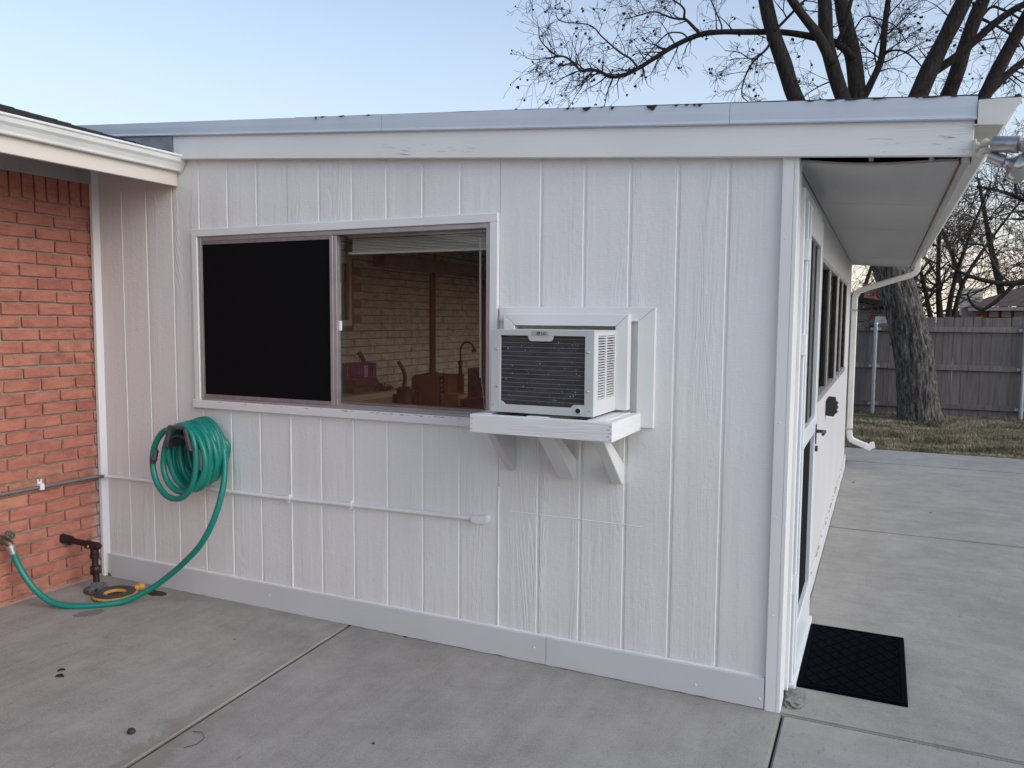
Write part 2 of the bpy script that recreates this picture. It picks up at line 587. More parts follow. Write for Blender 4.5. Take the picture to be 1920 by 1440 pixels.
M['shingle'] = shingle_mat('dark_shingle', (0.028, 0.026, 0.025))
M['shingle_brown'] = shingle_mat('brown_shingle', (0.085, 0.052, 0.045))
M['felt'] = shingle_mat('grey_roof_felt', (0.10, 0.10, 0.10))

# ==================================================================== SETTING
SL = 0.0735                      # fall of the shed roof towards +x


def zb(x):                        # underside of the front fascia
    return 2.204 - SL * x


ground = MB()
ground.add([(-260, -260, -0.16), (260, -260, -0.16), (260, 260, -0.16), (-260, 260, -0.16)], [(0, 1, 2, 3)])
gm = Mat('far_ground', (0.06, 0.06, 0.035), 0.95)
gm.color(gm.ramp(gm.noise(0.3, gm.co(src='World'), 6), [(0.3, (0.045, 0.05, 0.025, 1)), (0.7, (0.11, 0.095, 0.06, 1))]))
ground.build('ground', gm.m, kind='structure')

# patio slabs, each with its own eased edges
patio = bpy.data.objects.new('patio', None)
C.objects.link(patio)
patio['kind'] = 'structure'


def slab(poly, z, mat, cut=None):
    mb = MB()
    n = len(poly)
    mb.prism(poly, lambda a, b, t: (a, b, z if t else z - 0.12))
    return mb.build('slab', mat, patio, bevel=0.007, segs=2)


G = 0.005
slab([(-3.945, -6.0), (-1.722 - G, -6.0), (-2.100 - G, -0.005), (-3.945, -0.005)], 0.004, M['concrete_a'])
slab([(-1.722 + G, -6.0), (0.012 + 0.035, -6.0), (0.023, -0.005), (-2.100 + G, -0.005)], 0.001, M['concrete_a'])
slab([(0.056, -6.0), (6.5, -6.0), (6.5, -0.012 - G), (0.032, -0.012 - G)], -0.006, M['concrete_b'])
slab([(0.012, -0.012 + G), (6.5, -0.012 + G), (6.5, 3.27 - G), (0.012, 3.27 - G)], -0.004, M['concrete_b'])
slab([(0.012, 3.27 + G), (6.5, 3.27 + G), (6.5, 6.57 - G), (0.012, 6.57 - 0.012)], -0.004, M['concrete_b'])
slab([(-0.10, 6.57 + G), (6.5, 6.57 + G), (6.5, 7.62), (-0.10, 7.62)], -0.003, M['concrete_b'])
def joint_strip(a, b, wd, z):
    mb = MB()
    a, b = Vector(a), Vector(b)
    t = (b - a).normalized()
    s_ = Vector((-t.y, t.x))
    n = max(8, int((b - a).length / 0.05))
    vs, fs = [], []
    for i in range(n + 1):
        c = a.lerp(b, i / n)
        zz = z + 0.0016 * noise.noise(Vector((c.x * 9, c.y * 9, 1)))
        vs += [(c.x - s_.x * wd, c.y - s_.y * wd, zz), (c.x + s_.x * wd, c.y + s_.y * wd, zz)]
    for i in range(n):
        fs.append((2 * i, 2 * i + 1, 2 * i + 3, 2 * i + 2))
    mb.add(vs, fs)
    mb.build('joint_dirt', M['joint'], patio)


M['joint'] = plain('dark_joint_dirt', (0.075, 0.067, 0.058), 0.95, var=0.6, vscale=22)
joint_strip((-1.720, -6.0), (-2.098, -0.006), 0.0065, -0.0035)
joint_strip((0.02, 3.27), (6.5, 3.27), 0.0075, -0.0085)
joint_strip((0.02, 6.567), (6.5, 6.567), 0.011, -0.0080)
# dark earth shows in the open joints
jb = MB()
jb.box(-3.94, 6.5, -6.0, 7.6, -0.15, -0.022)
jb.build('joint_bed', M['soil'], patio)

# ==================================================================== LAWN
lm = Mat('lawn_soil', (0.09, 0.08, 0.045), 0.95)
lm.color(lm.ramp(lm.noise(1.4, lm.co((0.7, 1.6, 1), 'World'), 6, 0.6), [(0.38, (0.045, 0.058, 0.018, 1)), (0.5, (0.13, 0.105, 0.055, 1)), (0.64, (0.22, 0.175, 0.105, 1))]))
lm.bump(lm.noise(60, lm.co(src='World'), 3), 0.8, 0.02)
lawn = MB()
nx, ny = 60, 30
vs, fs = [], []
for j in range(ny + 1):
    for i in range(nx + 1):
        x = -8 + 20 * i / nx
        y = 7.63 + 5.2 * j / ny
        vs.append((x, y, -0.03 + 0.02 * noise.noise(Vector((x * 0.8, y * 0.8, 0))) + (y - 7.63) * 0.006))
for j in range(ny):
    for i in range(nx):
        a = j * (nx + 1) + i
        fs.append((a, a + 1, a + nx + 2, a + nx + 1))
lawn.add(vs, fs)
lawn.build('lawn', lm.m, kind='structure')


def make_grass():
    rng = np.random.default_rng(3)
    N = 110000
    # denser towards the part in view
    x = np.where(rng.random(N) < 0.75, rng.uniform(-0.8, 4.0, N), rng.uniform(-6, 9, N))
    y = 7.6 + rng.random(N) ** 1.3 * 4.6
    z0 = -0.04 + (y - 7.63) * 0.006
    h = rng.uniform(0.02, 0.065, N) * (0.55 + 0.9 * np.clip(np.sin(x * 1.9 + 1.3 * np.sin(y * 2.1)) * np.cos(y * 2.7 + x * 0.8) + 0.5, 0, 1.2))
    ang = rng.uniform(0, 2 * np.pi, N)
    wd = rng.uniform(0.003, 0.0095, N)
    lean = rng.uniform(0.0, 1.1, N) * h
    la = rng.uniform(0, 2 * np.pi, N)
    v = np.zeros((N, 3, 3), np.float32)
    v[:, 0] = np.stack([x - np.cos(ang) * wd, y - np.sin(ang) * wd, z0], 1)
    v[:, 1] = np.stack([x + np.cos(ang) * wd, y + np.sin(ang) * wd, z0], 1)
    v[:, 2] = np.stack([x + np.cos(la) * lean, y + np.sin(la) * lean, z0 + h], 1)
    me = bpy.data.meshes.new('grass')
    me.vertices.add(N * 3)
    me.vertices.foreach_set('co', v.reshape(-1))
    me.loops.add(N * 3)
    me.loops.foreach_set('vertex_index', np.arange(N * 3, dtype=np.int32))
    me.polygons.add(N)
    me.polygons.foreach_set('loop_start', np.arange(0, N * 3, 3, dtype=np.int32))
    me.polygons.foreach_set('loop_total', np.full(N, 3, np.int32))
    me.update()
    gm_ = Mat('grass_blades', (0.08, 0.09, 0.03), 0.7)
    big = gm_.noise(2.1, gm_.co((0.75, 1.9, 1), 'World'), 7, 0.68)
    fine = gm_.noise(70.0, gm_.co(src='World'), 2)
    f = gm_.math('ADD', gm_.math('MULTIPLY', big, 0.70), gm_.math('MULTIPLY', fine, 0.30))
    gm_.color(gm_.ramp(f, [(0.38, (0.036, 0.048, 0.015, 1)), (0.465, (0.10, 0.10, 0.042, 1)), (0.51, (0.27, 0.225, 0.145, 1)), (0.62, (0.50, 0.42, 0.31, 1))]))
    me.materials.append(gm_.m)
    o = bpy.data.objects.new('grass', me)
    C.objects.link(o)
    o['kind'] = 'stuff'
    o['label'] = 'short winter grass, patchy green and straw coloured'


make_grass()

# ==================================================================== BRICK HOUSE (left)
BX = -3.94
bh = thing('brick_house', 'red brick house wall with cream gutter and dark shingle eave at the left', 'house', (BX, -0.5, 0))
CO = 0.0704
mw = MB()
mw.box(BX - 0.25, BX - 0.0155, -6.5, 0.0, -0.12, 2.42)
mw.build('mortar_wall', M['mortar'], bh)


def brick_mesh(name, ly, lz, mat, seed, depth=0.06):
    r = random.Random(seed)
    mb = MB()
    mb.box(-depth, 0, -ly / 2, ly / 2, -lz / 2, lz / 2)
    me = mb.mesh(name, mat, bevel=0.0032)
    for v in me.vertices:
        v.co.y += r.uniform(-0.0024, 0.0024)
        v.co.z += r.uniform(-0.0022, 0.0022)
        if v.co.x > -0.01:
            v.co.x += r.uniform(-0.0018, 0.0018)
    return me


full = [brick_mesh('brick', 0.2015, 0.0595, M['brick'], s) for s in range(5)]
sold = [brick_mesh('brick', 0.0590, 0.205, M['brick'], 20 + s) for s in range(3)]
cutm = {}
rows = 32
stuff = MB()
ZTOP = 2.214
count = 0
for k in range(rows):
    zc = ZTOP - 0.0055 - k * CO - 0.0298
    j0 = (-0.147 if k % 2 == 0 else -0.036)
    y1 = -0.003
    n = 0
    ja = j0 + 0.212
    while ja > -6.4:
        a = max(ja - 0.212 + 0.0052, -6.4)
        b = min(ja - 0.0052, y1)
        ja -= 0.212
        if b - a < 0.012:
            continue
        ln = b - a
        jx = rnd.uniform(-0.0025, 0.0015)
        if b > -1.75 or count < 0:
            if ln > 0.195:
                me = full[rnd.randrange(5)]
            else:
                key = round(ln, 3)
                if key not in cutm:
                    cutm[key] = brick_mesh('brick', ln, 0.0595, M['brick'], 77)
                me = cutm[key]
            inst('brick', me, bh, (BX + jx, (a + b) / 2, zc + rnd.uniform(-0.0012, 0.0012)), (rnd.uniform(-0.006, 0.006), 0, rnd.uniform(-0.006, 0.006)))
            count += 1
        else:
            stuff.box(BX - 0.06, BX + jx, a, b, zc - 0.0297, zc + 0.0297)
y = -0.040
while y > -6.3:
    if y > -1.6:
        inst('brick', sold[rnd.randrange(3)], bh, (BX + rnd.uniform(-0.003, 0.001), y, ZTOP + 0.1075), (rnd.uniform(-0.012, 0.012), 0, 0))
    else:
        stuff.box(BX - 0.06, BX, y - 0.0295, y + 0.0295, ZTOP + 0.005, ZTOP + 0.21)
    y -= 0.0704
bs = stuff.build('brick_courses', M['brick'], bh, kind='stuff')
# crumbled mortar foot along the ground
foot = MB()
ys = np.arange(-6.0, -0.01, 0.05)
prof = [(BX - 0.02, yy, 0.0) for yy in ys]
for i in range(len(ys) - 1):
    h0 = 0.012 + 0.012 * abs(noise.noise(Vector((ys[i] * 7, 1, 0))))
    h1 = 0.012 + 0.012 * abs(noise.noise(Vector((ys[i + 1] * 7, 1, 0))))
    w0 = 0.016 + 0.014 * noise.noise(Vector((ys[i] * 9, 5, 0)))
    w1 = 0.016 + 0.014 * noise.noise(Vector((ys[i + 1] * 9, 5, 0)))
    foot.add([(BX - 0.01, ys[i], h0), (BX + w0, ys[i], 0.001), (BX + w1, ys[i + 1], 0.001), (BX - 0.01, ys[i + 1], h1)], [(0, 1, 2, 3)])
foot.build('mortar_foot', M['mortar'], bh)

fz = MB()
fz.box(BX + 0.004, BX + 0.026, -6.5, 0.035, 2.352, 2.47)
fz.build('frieze_board', M['frieze'], bh, bevel=0.002)
sf = MB()
sf.box(BX + 0.02, -3.262, -6.5, -0.055, 2.445, 2.457)
sf.build('eave_soffit', M['frieze'], bh)
ea = MB()
ea.box(-3.262, -3.24, -6.5, -0.004, 2.300, 2.455)
ea.build('eave_board', M['eave_board'], bh, bevel=0.002)
# ogee gutter
gp = [(-3.239, 2.378), (-3.215, 2.376), (-3.208, 2.379), (-3.203, 2.392), (-3.190, 2.412), (-3.176, 2.425), (-3.170, 2.440), (-3.168, 2.446), (-3.160, 2.448), (-3.158, 2.456),
      (-3.164, 2.460), (-3.172, 2.459), (-3.174, 2.447), (-3.180, 2.430), (-3.194, 2.416), (-3.207, 2.395), (-3.212, 2.383), (-3.239, 2.383)]
gt = MB()
gt.prism(gp, lambda a, b, t: (a, -6.5 if t == 0 else -0.012, b))
gut = gt.build('gutter', M['gutter'], bh, bevel=0.0012)
ec = MB()
ec.prism([(-3.239, 2.374), (-3.214, 2.372), (-3.203, 2.378), (-3.197, 2.392), (-3.186, 2.410), (-3.172, 2.422), (-3.165, 2.440), (-3.158, 2.446), (-3.156, 2.458), (-3.239, 2.460)],
         lambda a, b, t: (a, -0.0115 if t == 0 else -0.006, b))
ec.build('end_cap', M['gutter'], gut, bevel=0.001)

# shingled roof plane, stepped courses
PITCH = 0.285
RX = -3.215
nc = 16
for k in range(nc):
    x1 = RX - 0.13 * k
    x0 = x1 - 0.155
    z1 = 2.462 + PITCH * (RX - x1)
    z0 = 2.462 + PITCH * (RX - x0)
    mb = MB()
    yy = -6.5
    ye = -0.07 + 0.012 * noise.noise(Vector((k * 3.1, 0, 0)))
    cur = yy
    while cur < ye:
        L = min(0.30 if cur < -1.8 else 0.155, ye - cur)
        dz = 0.004 * noise.noise(Vector((k * 1.7, cur * 5, 2)))
        dx = 0.006 * noise.noise(Vector((k * 1.3, cur * 6, 7)))
        a, b = cur + 0.002, cur + L - 0.002
        if b > a:
            mb.add([(x1 + dx, a, z1 + dz), (x1 + dx, b, z1 + dz), (x0, b, z0), (x0, a, z0),
                    (x1 + dx, a, z1 + 0.011 + dz), (x1 + dx, b, z1 + 0.011 + dz), (x0, b, z0 + 0.004), (x0, a, z0 + 0.004)],
                   [(0, 3, 2, 1), (4, 5, 6, 7), (0, 1, 5, 4), (1, 2, 6, 5), (2, 3, 7, 6), (3, 0, 4, 7)])
        cur += L
    mb.build('shingle_course', M['shingle'], bh)
rk = MB()
rk.prism([(RX, 2.452), (RX - 2.2, 2.452 + PITCH * 2.2), (RX - 4.4, 2.452)], lambda a, b, t: (a, -6.5 if t == 0 else -0.085, b))
rk.build('roof_deck', M['shingle'], bh)

# ==================================================================== WHITE EXTENSION
hx = thing('house_extension', 'white grooved wood siding extension with sloping flat roof and a wide window', 'building', (-1.9, 0, 0))
ht_parent = hx
XL = -3.935
WX0, WX1, WZ0, WZ1 = -3.098, -1.302, 1.120, 2.018       # window opening


def grooved_panel(xa, xb, grooves, hole=None, gw=0.0072, gd=0.0036):
    """a sheet of siding in cross-section, cut out round the window"""
    xs = [(xa, 0.0)]
    for g in grooves:
        if xa + 0.012 < g < xb - 0.012:
            xs += [(g - gw - 0.0020, 0.0), (g - gw + 0.0020, gd), (g + gw - 0.0008, gd), (g + gw + 0.0012, 0.0)]
    xs.append((xb, 0.0))
    if hole:
        for hx_ in hole[:2]:
            if xa < hx_ < xb and not any(abs(hx_ - q[0]) < 1e-4 for q in xs):
                # depth at the cut
                dd = 0.0
                for (a, da), (b, db) in zip(xs, xs[1:]):
                    if a <= hx_ <= b and b > a:
                        dd = da + (db - da) * (hx_ - a) / (b - a)
                xs.append((hx_, dd))
        xs.sort()
    mb = MB()
    for (a, da), (b, db) in zip(xs, xs[1:]):
        m_ = (a + b) / 2
        spans = [(0.012, None)]
        if hole and hole[0] < m_ < hole[1]:
            spans = [(0.012, hole[2]), (hole[3], None)]
        for lo, hi in spans:
            ta = zb(a) + 0.06 if hi is None else hi
            tb = zb(b) + 0.06 if hi is None else hi
            mb.add([(a, da, lo), (b, db, lo), (b, db, tb), (a, da, ta)], [(0, 1, 2, 3)])
    return mb


gx = [-0.2426 - 0.2032 * i for i in range(-1, 19)]
edges = [-0.0395, -1.2586, -2.4778, -3.6970, XL]
for a, b in zip(edges, edges[1:]):
    pan = grooved_panel(b + 0.0008, a - 0.0008, gx, (WX0, WX1, WZ0, WZ1))
    pan.build('siding_panel', M['siding'], hx)
# sheathing behind, inner lining
sh = MB()
for x0, x1, z0, z1 in ((XL, WX0, 0.0, None), (WX1, -0.02, 0.0, None), (WX0, WX1, 0.0, WZ0), (WX0, WX1, WZ1, None)):
    sh.hexa(x0, min(x1, -0.101), 0.012, 0.10, lambda x: z0, (lambda x: zb(x) + 0.05) if z1 is None else (lambda x: z1))
sh.build('wall_core', M['warm_paint'], hx)
# caulked seams standing slightly proud
for xs_, za, zt, wd in ((-2.4778, 0.14, 1.075, 0.0055), (-1.2570, 0.14, 0.80, 0.0045), (-3.697, 0.14, 2.3, 0.003)):
    cb = MB()
    n = 14
    pts = [(xs_ + rnd.uniform(-0.0015, 0.0015), 0.0, za + (zt - za) * i / n) for i in range(n + 1)]
    cb.tube(pts, [wd * rnd.uniform(0.75, 1.15) for _ in pts], 6)
    cb.build('caulk_seam', M['caulk'], hx, smooth=True)
# faint patched joint under the air conditioner
pj = MB()
pj.tube([(-1.20, 0.0006, 0.694), (-1.0, 0.0004, 0.693), (-0.80, 0.0006, 0.694), (-0.575, 0.0004, 0.692)], 0.0022, 5)
pj.build('patch_seam', M['caulk'], hx)

# baseboards with a ragged painted foot
for xa, xb in ((-3.86, -1.0045), (-1.0015, -0.0445)):
    mb = MB()
    n = max(4, int((xb - xa) / 0.03))
    top = 0.130 if xa > -2 else 0.131
    vs, fs = [], []
    for i in range(n + 1):
        x = xa + (xb - xa) * i / n
        zt = 0.131 + 0.012 * (-x) / 3.9
        z0 = 0.004 + 0.0025 * noise.noise(Vector((x * 14, 0, 3))) + 0.003 * noise.noise(Vector((x * 43, 2, 3)))
        vs += [(x, -0.019, z0), (x, -0.019, zt - 0.003), (x, -0.016, zt), (x, 0.0, zt), (x, 0.0, z0)]
    for i in range(n):
        for k in range(5):
            fs.append((i * 5 + k, i * 5 + (k + 1) % 5, (i + 1) * 5 + (k + 1) % 5, (i + 1) * 5 + k))
    fs += [(0, 1, 2, 3, 4), tuple(n * 5 + k for k in range(4, -1, -1))]
    mb.add(vs, fs)
    mb.build('baseboard', M['baseboard'], hx)
bc = MB()
pts = [(x, -0.004, zz + 0.0005) for x, zz in ((-3.86 + 3.815 * i / 60, 0.131 + 0.012 * (3.86 - 3.815 * i / 60) / 3.9) for i in range(61))]
bc.tube(pts, [0.0045 * rnd.uniform(0.7, 1.3) for _ in pts], 6)
bc.build('caulk_bead', M['caulk'], hx, smooth=True)
# corner boards
cbm = MB()
cbm.box(-0.041, 0.002, -0.020, 0.0, -0.002, zb(0) + 0.01)
cbm.build('corner_board', M['paint_z'], hx, bevel=0.0025, segs=2)
cb2 = MB()
cb2.box(XL + 0.001, XL + 0.028, -0.026, 0.0, 0.0, 2.44)
cb2.build('corner_board', M['paint_smooth'], hx, bevel=0.003)
cb3 = MB()
cb3.prism([(XL + 0.028, -0.022), (XL + 0.052, 0.0), (XL + 0.028, 0.0)], lambda a, b, t: (a, b, 0.14 if t == 0 else 2.45))
cb3.build('cove_trim', M['caulk'], hx)
nail = MB()
for x, z in ((-0.022, 1.90), (-0.020, 1.18), (-0.022, 0.80), (-0.021, 0.40), (-0.06, 0.045), (-0.46, 2.19), (-0.32, 0.05), (-2.62, 0.08), (-1.06, 0.075)):
    nail.lathe((x, -0.0195, z), (0, -1, 0), [(0, 0.0045), (0.0018, 0.0035), (0.0028, 0.0005)], 8)
nail.build('nail_head', M['caulk'], hx)

# fascia, flashing
fb = MB()
fb.hexa(-3.225, 0.597, -0.045, -0.020, zb, lambda x: zb(x) + 0.128)
fb.build('fascia_board', M['paint_x'], hx, bevel=0.0025)
sf_ = MB()
for k in range(34):
    if k < 20:
        x = rnd.uniform(-1.92, -1.30)
        dz = rnd.uniform(0.012, 0.062)
    else:
        x = rnd.uniform(0.25, 0.57)
        dz = rnd.uniform(0.01, 0.07)
    L = rnd.uniform(0.015, 0.075)
    tl = rnd.uniform(-0.10, 0.06) - SL
    z = zb(x) + dz
    sf_.add([(x, -0.0453, z), (x + L, -0.0453, z + tl * L), (x + L * 0.9, -0.0453, z + tl * L + rnd.uniform(0.0006, 0.0026)), (x + L * 0.3, -0.0453, z + rnd.uniform(0.0010, 0.0030))], [(0, 1, 2, 3)])
sf_.build('peeled_paint', plain('scuffed_grey_wood', (0.58, 0.57, 0.55), 0.9), hx)
gf = MB()
gf.hexa(-3.95, -3.228, -0.050, -0.030, lambda x: zb(x) - 0.02, lambda x: zb(x) + 0.128)
gf.build('grey_flashing', M['flashing_grey'], hx)
lt = MB()
lt.hexa(-3.225, -0.045, -0.022, 0.0, lambda x: zb(x) + 0.006, lambda x: zb(x) + 0.03)
lt.build('ledger_strip', M['paint_x'], hx)
fl_edges = [-4.35, -1.860, -0.2405, 0.602]
for xa, xb in zip(fl_edges, fl_edges[1:]):
    n = max(3, int((xb - xa) / 0.06))
    mb = MB()
    vs, fs = [], []
    for i in range(n + 1):
        x = xa + 0.0008 + (xb - xa - 0.0016) * i / n
        wv = 0.0022 * noise.noise(Vector((x * 2.2, 0, 0)))
        z = zb(x)
        top = z + 0.2035 - 0.003 * max(0, noise.noise(Vector((x * 9, 4, 0)))) - 0.010 * min(1, max(0, (-x - 1.2) / 2.6))
        pr = [(-0.0475, z + 0.121), (-0.0580, z + 0.1215), (-0.0600, z + 0.126), (-0.0560, z + 0.1345), (-0.0535 + wv, z + 0.1365), (-0.0540 + wv, z + 0.165), (-0.0525, top), (-0.020, top + 0.002), (-0.020, z + 0.15)]
        vs += [(x, a, b) for a, b in pr]
    k_ = 9
    for i in range(n):
        for k in range(k_):
            fs.append((i * k_ + k, i * k_ + (k + 1) % k_, (i + 1) * k_ + (k + 1) % k_, (i + 1) * k_ + k))
    fs += [tuple(range(k_)), tuple(n * k_ + k for k in range(k_ - 1, -1, -1))]
    mb.add(vs, fs)
    mb.build('flashing', M['flashing'], hx)
# roofing felt lip and tar runs over the flashing
rf = MB()
n = 150
vs, fs = [], []
for i in range(n + 1):
    x = -4.3 + 4.9 * i / n
    z = zb(x) + 0.2035 - 0.010 * min(1, max(0, (-x - 1.2) / 2.6))
    hgt = 0.002 + 0.002 * max(0, noise.noise(Vector((x * 6, 0, 9)))) + 0.003 * min(1, max(0, (x + 1.4) / 1.6))
    if x < -2.4:
        hgt = -0.002
    vs += [(x, -0.050, z - 0.002), (x, -0.048, z + hgt), (x, 0.0, z + hgt)]
for i in range(n):
    fs += [(i * 3, i * 3 + 3, i * 3 + 4, i * 3 + 1), (i * 3 + 1, i * 3 + 4, i * 3 + 5, i * 3 + 2)]
rf.add(vs, fs)
rf.build('felt_lip', M['tar'], hx)
for px, wpx, dpx in ((1064, 8, 4), (1075, 4, 2), (1100, 18, 7), (1128, 4, 1.5), (1148, 7, 6), (1222, 22, 10), (1268, 10, 3), (1288, 8, 3), (1302, 6, 4), (1312, 9, 5), (592, 3, 7), (604, 12, 2), (640, 16, 2), (690, 10, 2), (1520, 14, 3), (1560, 20, 2), (1600, 30, 2.5), (1650, 26, 2), (1720, 8, 2.5), (1750, 36, 2), (1790, 12, 2)):
    c = at(px, 200, -0.056)
    x = c.x
    z = zb(x) + 0.2035 - 0.010 * min(1, max(0, (-x - 1.2) / 2.6))
    s = 0.00242
    w_ = wpx * s * 0.42
    d_ = dpx * s * 0.85 * (1.0 if px < 1400 else 0.55)
    mb = MB()
    poly = [(-w_, 0.001), (-w_ * 0.8, -d_ * rnd.uniform(0.3, 0.6)), (-w_ * 0.3, -d_ * rnd.uniform(0.5, 1)), (0.0, -d_), (w_ * 0.4, -d_ * rnd.uniform(0.4, 0.9)), (w_ * 0.8, -d_ * rnd.uniform(0.2, 0.5)), (w_, 0.001)]
    mb.prism(poly, lambda a, b, t: (x + a, -0.0585 if t == 0 else -0.0530, z + b))
    mb.build('tar_drip', M['tar'], hx)
# roof deck and ceiling
rd = MB()
rd.hexa(XL, 0.585, -0.018, 6.16, lambda x: zb(x) + 0.07, lambda x: zb(x) + 0.195)
rd.build('roof', M['felt'], hx)
# soffit of the right-hand overhang, in sheets
sy = [0.040, 1.22, 2.44, 3.66, 4.88, 6.14]
for i, (a, b) in enumerate(zip(sy, sy[1:])):
    mb = MB()
    n = 10
    vs, fs = [], []
    for j in range(2):
        yy = a + 0.0025 if j == 0 else b - 0.0025
        for k in range(n + 1):
            x = 0.006 + 0.555 * k / n
            sag = -0.014 * math.sin(math.pi * min(1, k / n * 1.1)) if (i == 0 and j == 0) else 0.0
            vs.append((x, yy, 2.200 - SL * x + sag))
    for k in range(n):
        fs.append((k, k + 1, n + 2 + k, n + 1 + k))
    base = len(vs)
    vs += [(q[0], q[1], q[2] + 0.010) for q in vs[:]]
    fs2 = [tuple(base + t for t in reversed(f)) for f in fs]
    fs += fs2
    fs += [(k, base + k, base + k + 1, k + 1) for k in range(n)]
    fs += [(n + 1 + k, n + 2 + k, base + n + 2 + k, base + n + 1 + k) for k in range(n)]
    mb.add(vs, fs)
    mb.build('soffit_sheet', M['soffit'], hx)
dk = MB()
dk.hexa(0.003, 0.58, -0.019, 0.30, lambda x: zb(x) + 0.045, lambda x: zb(x) + 0.062)
dk.build('dark_cavity', M['black_gap'], hx)
for x in (0.262, 0.462):
    k = MB()
    k.hexa(x, x + 0.016, -0.018, 0.045, lambda q: zb(q) - 0.004, lambda q: zb(q) + 0.02)
    k.build('soffit_clip', M['alu_dark'], hx)
# eave board and mould on the right edge
rb = MB()
rb.box(0.565, 0.590, -0.019, 6.14, 2.140, 2.36)
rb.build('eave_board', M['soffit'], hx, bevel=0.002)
rb = MB()
rb.box(0.5605, 0.5645, 0.03, 6.12, 2.148, 2.158)
rm = plain('rusty_edge_trim', (0.22, 0.12, 0.07), 0.7, var=0.5, vscale=9)
rb.build('edge_trim', rm, hx)
# right gutter
gp2 = [(0.5915, 2.262), (0.660, 2.258), (0.684, 2.259), (0.690, 2.268), (0.698, 2.290), (0.716, 2.312), (0.728, 2.328), (0.730, 2.342), (0.724, 2.344), (0.722, 2.332), (0.710, 2.316), (0.692, 2.293), (0.684, 2.272), (0.655, 2.264), (0.5915, 2.267)]
g2 = MB()
g2.prism(gp2, lambda a, b, t: (a, -0.058 if t == 0 else 6.14, b))
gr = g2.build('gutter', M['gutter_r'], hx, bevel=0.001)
e2 = MB()
e2.prism([(0.603, 2.262), (0.684, 2.255), (0.692, 2.268), (0.700, 2.288), (0.718, 2.310), (0.731, 2.326), (0.733, 2.343), (0.603, 2.346)], lambda a, b, t: (a, -0.0615 if t == 0 else -0.0585, b))
e2.build('end_cap', M['gutter_r'], gr, bevel=0.001)
gd = MB()
nn = 64
for i in range(nn):
    x = 0.607 + 0.117 * i / nn
    gd.box(x, x + 0.0010, -0.055, 0.9, 2.345, 2.350)
gd.box(0.606, 0.727, -0.054, 6.1, 2.3435, 2.3455)
gd.build('gutter_guard', M['alu_dark'], gr)
tn = MB()
tn.prism([(0.705, 2.345), (0.722, 2.357), (0.724, 2.352), (0.733, 2.345)], lambda a, b, t: (a, -0.062 if t == 0 else -0.050, b))
tn.build('bent_tab', M['tar'], gr)
# downspout: flattened tube with swept elbows
def rect_tube(mb, pts, hw, hd, side):
    side = Vector(side)
    vs = []
    for i, q in enumerate(pts):
        q = Vector(q)
        t = (Vector(pts[min(i + 1, len(pts) - 1)]) - Vector(pts[max(i - 1, 0)])).normalized()
        nrm = t.cross(side).normalized()
        for a, b in ((-1, -0.7), (-0.7, -1), (0.7, -1), (1, -0.7), (1, 0.7), (0.7, 1), (-0.7, 1), (-1, 0.7)):
            vs.append(q + side * (a * hw) + nrm * (b * hd))
    n = 8
    fs = [(i * n + k, i * n + (k + 1) % n, (i + 1) * n + (k + 1) % n, (i + 1) * n + k) for i in range(len(pts) - 1) for k in range(n)]
    fs += [tuple(range(n - 1, -1, -1)), tuple((len(pts) - 1) * n + k for k in range(n))]
    mb.add(vs, fs)


dy = 6.06
ds = MB()
rect_tube(ds, [(0.635, dy, 2.275), (0.635, dy, 2.16), (0.628, dy, 2.125), (0.605, dy, 2.095), (0.57, dy, 2.075), (0.16, dy, 1.945), (0.085, dy, 1.915), (0.053, dy, 1.885), (0.045, dy, 1.845),
               (0.045, dy, 0.40), (0.050, dy, 0.345), (0.066, dy, 0.315), (0.095, dy, 0.297), (0.215, dy, 0.25)], 0.038, 0.030, (0, 1, 0))
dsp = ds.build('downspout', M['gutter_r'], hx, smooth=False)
de = MB()
rect_tube(de, [(0.205, dy, 0.2535), (0.245, dy, 0.240), (0.272, dy, 0.262), (0.30, dy, 0.268)], 0.043, 0.034, (0, 1, 0))
de.build('spout_end', M['caulk'], dsp)
for z in (1.70, 0.42):
    st = MB()
    st.box(0.002, 0.078, dy - 0.040, dy - 0.0385, z, z + 0.02)
    st.box(0.0755, 0.0785, dy - 0.039, dy + 0.039, z, z + 0.02)
    st.build('strap', M['alu'], dsp)
rib = MB()
for k in range(7):
    t = k / 6
    p = Vector((0.635, dy, 2.16)).lerp(Vector((0.57, dy, 2.075)), t) + Vector((0.02 * math.sin(math.pi * t), -0.0385, -0.016 * math.sin(math.pi * t) - 0.004))
    rib.obox(p, (0.026, 0, 0.012 - 0.02 * t), (0, 0.0012, 0), (0.0010, 0, 0.0024))
    p = Vector((0.12, dy, 1.93)).lerp(Vector((0.045, dy, 1.83)), t) + Vector((-0.012 * math.sin(math.pi * t), -0.0385, 0.018 * math.sin(math.pi * t)))
    rib.obox(p, (0.026, 0, -0.02 * t + 0.004), (0, 0.0012, 0), (0.0010, 0, 0.0024))
rib.build('elbow_crimp', M['gutter_r'], dsp)

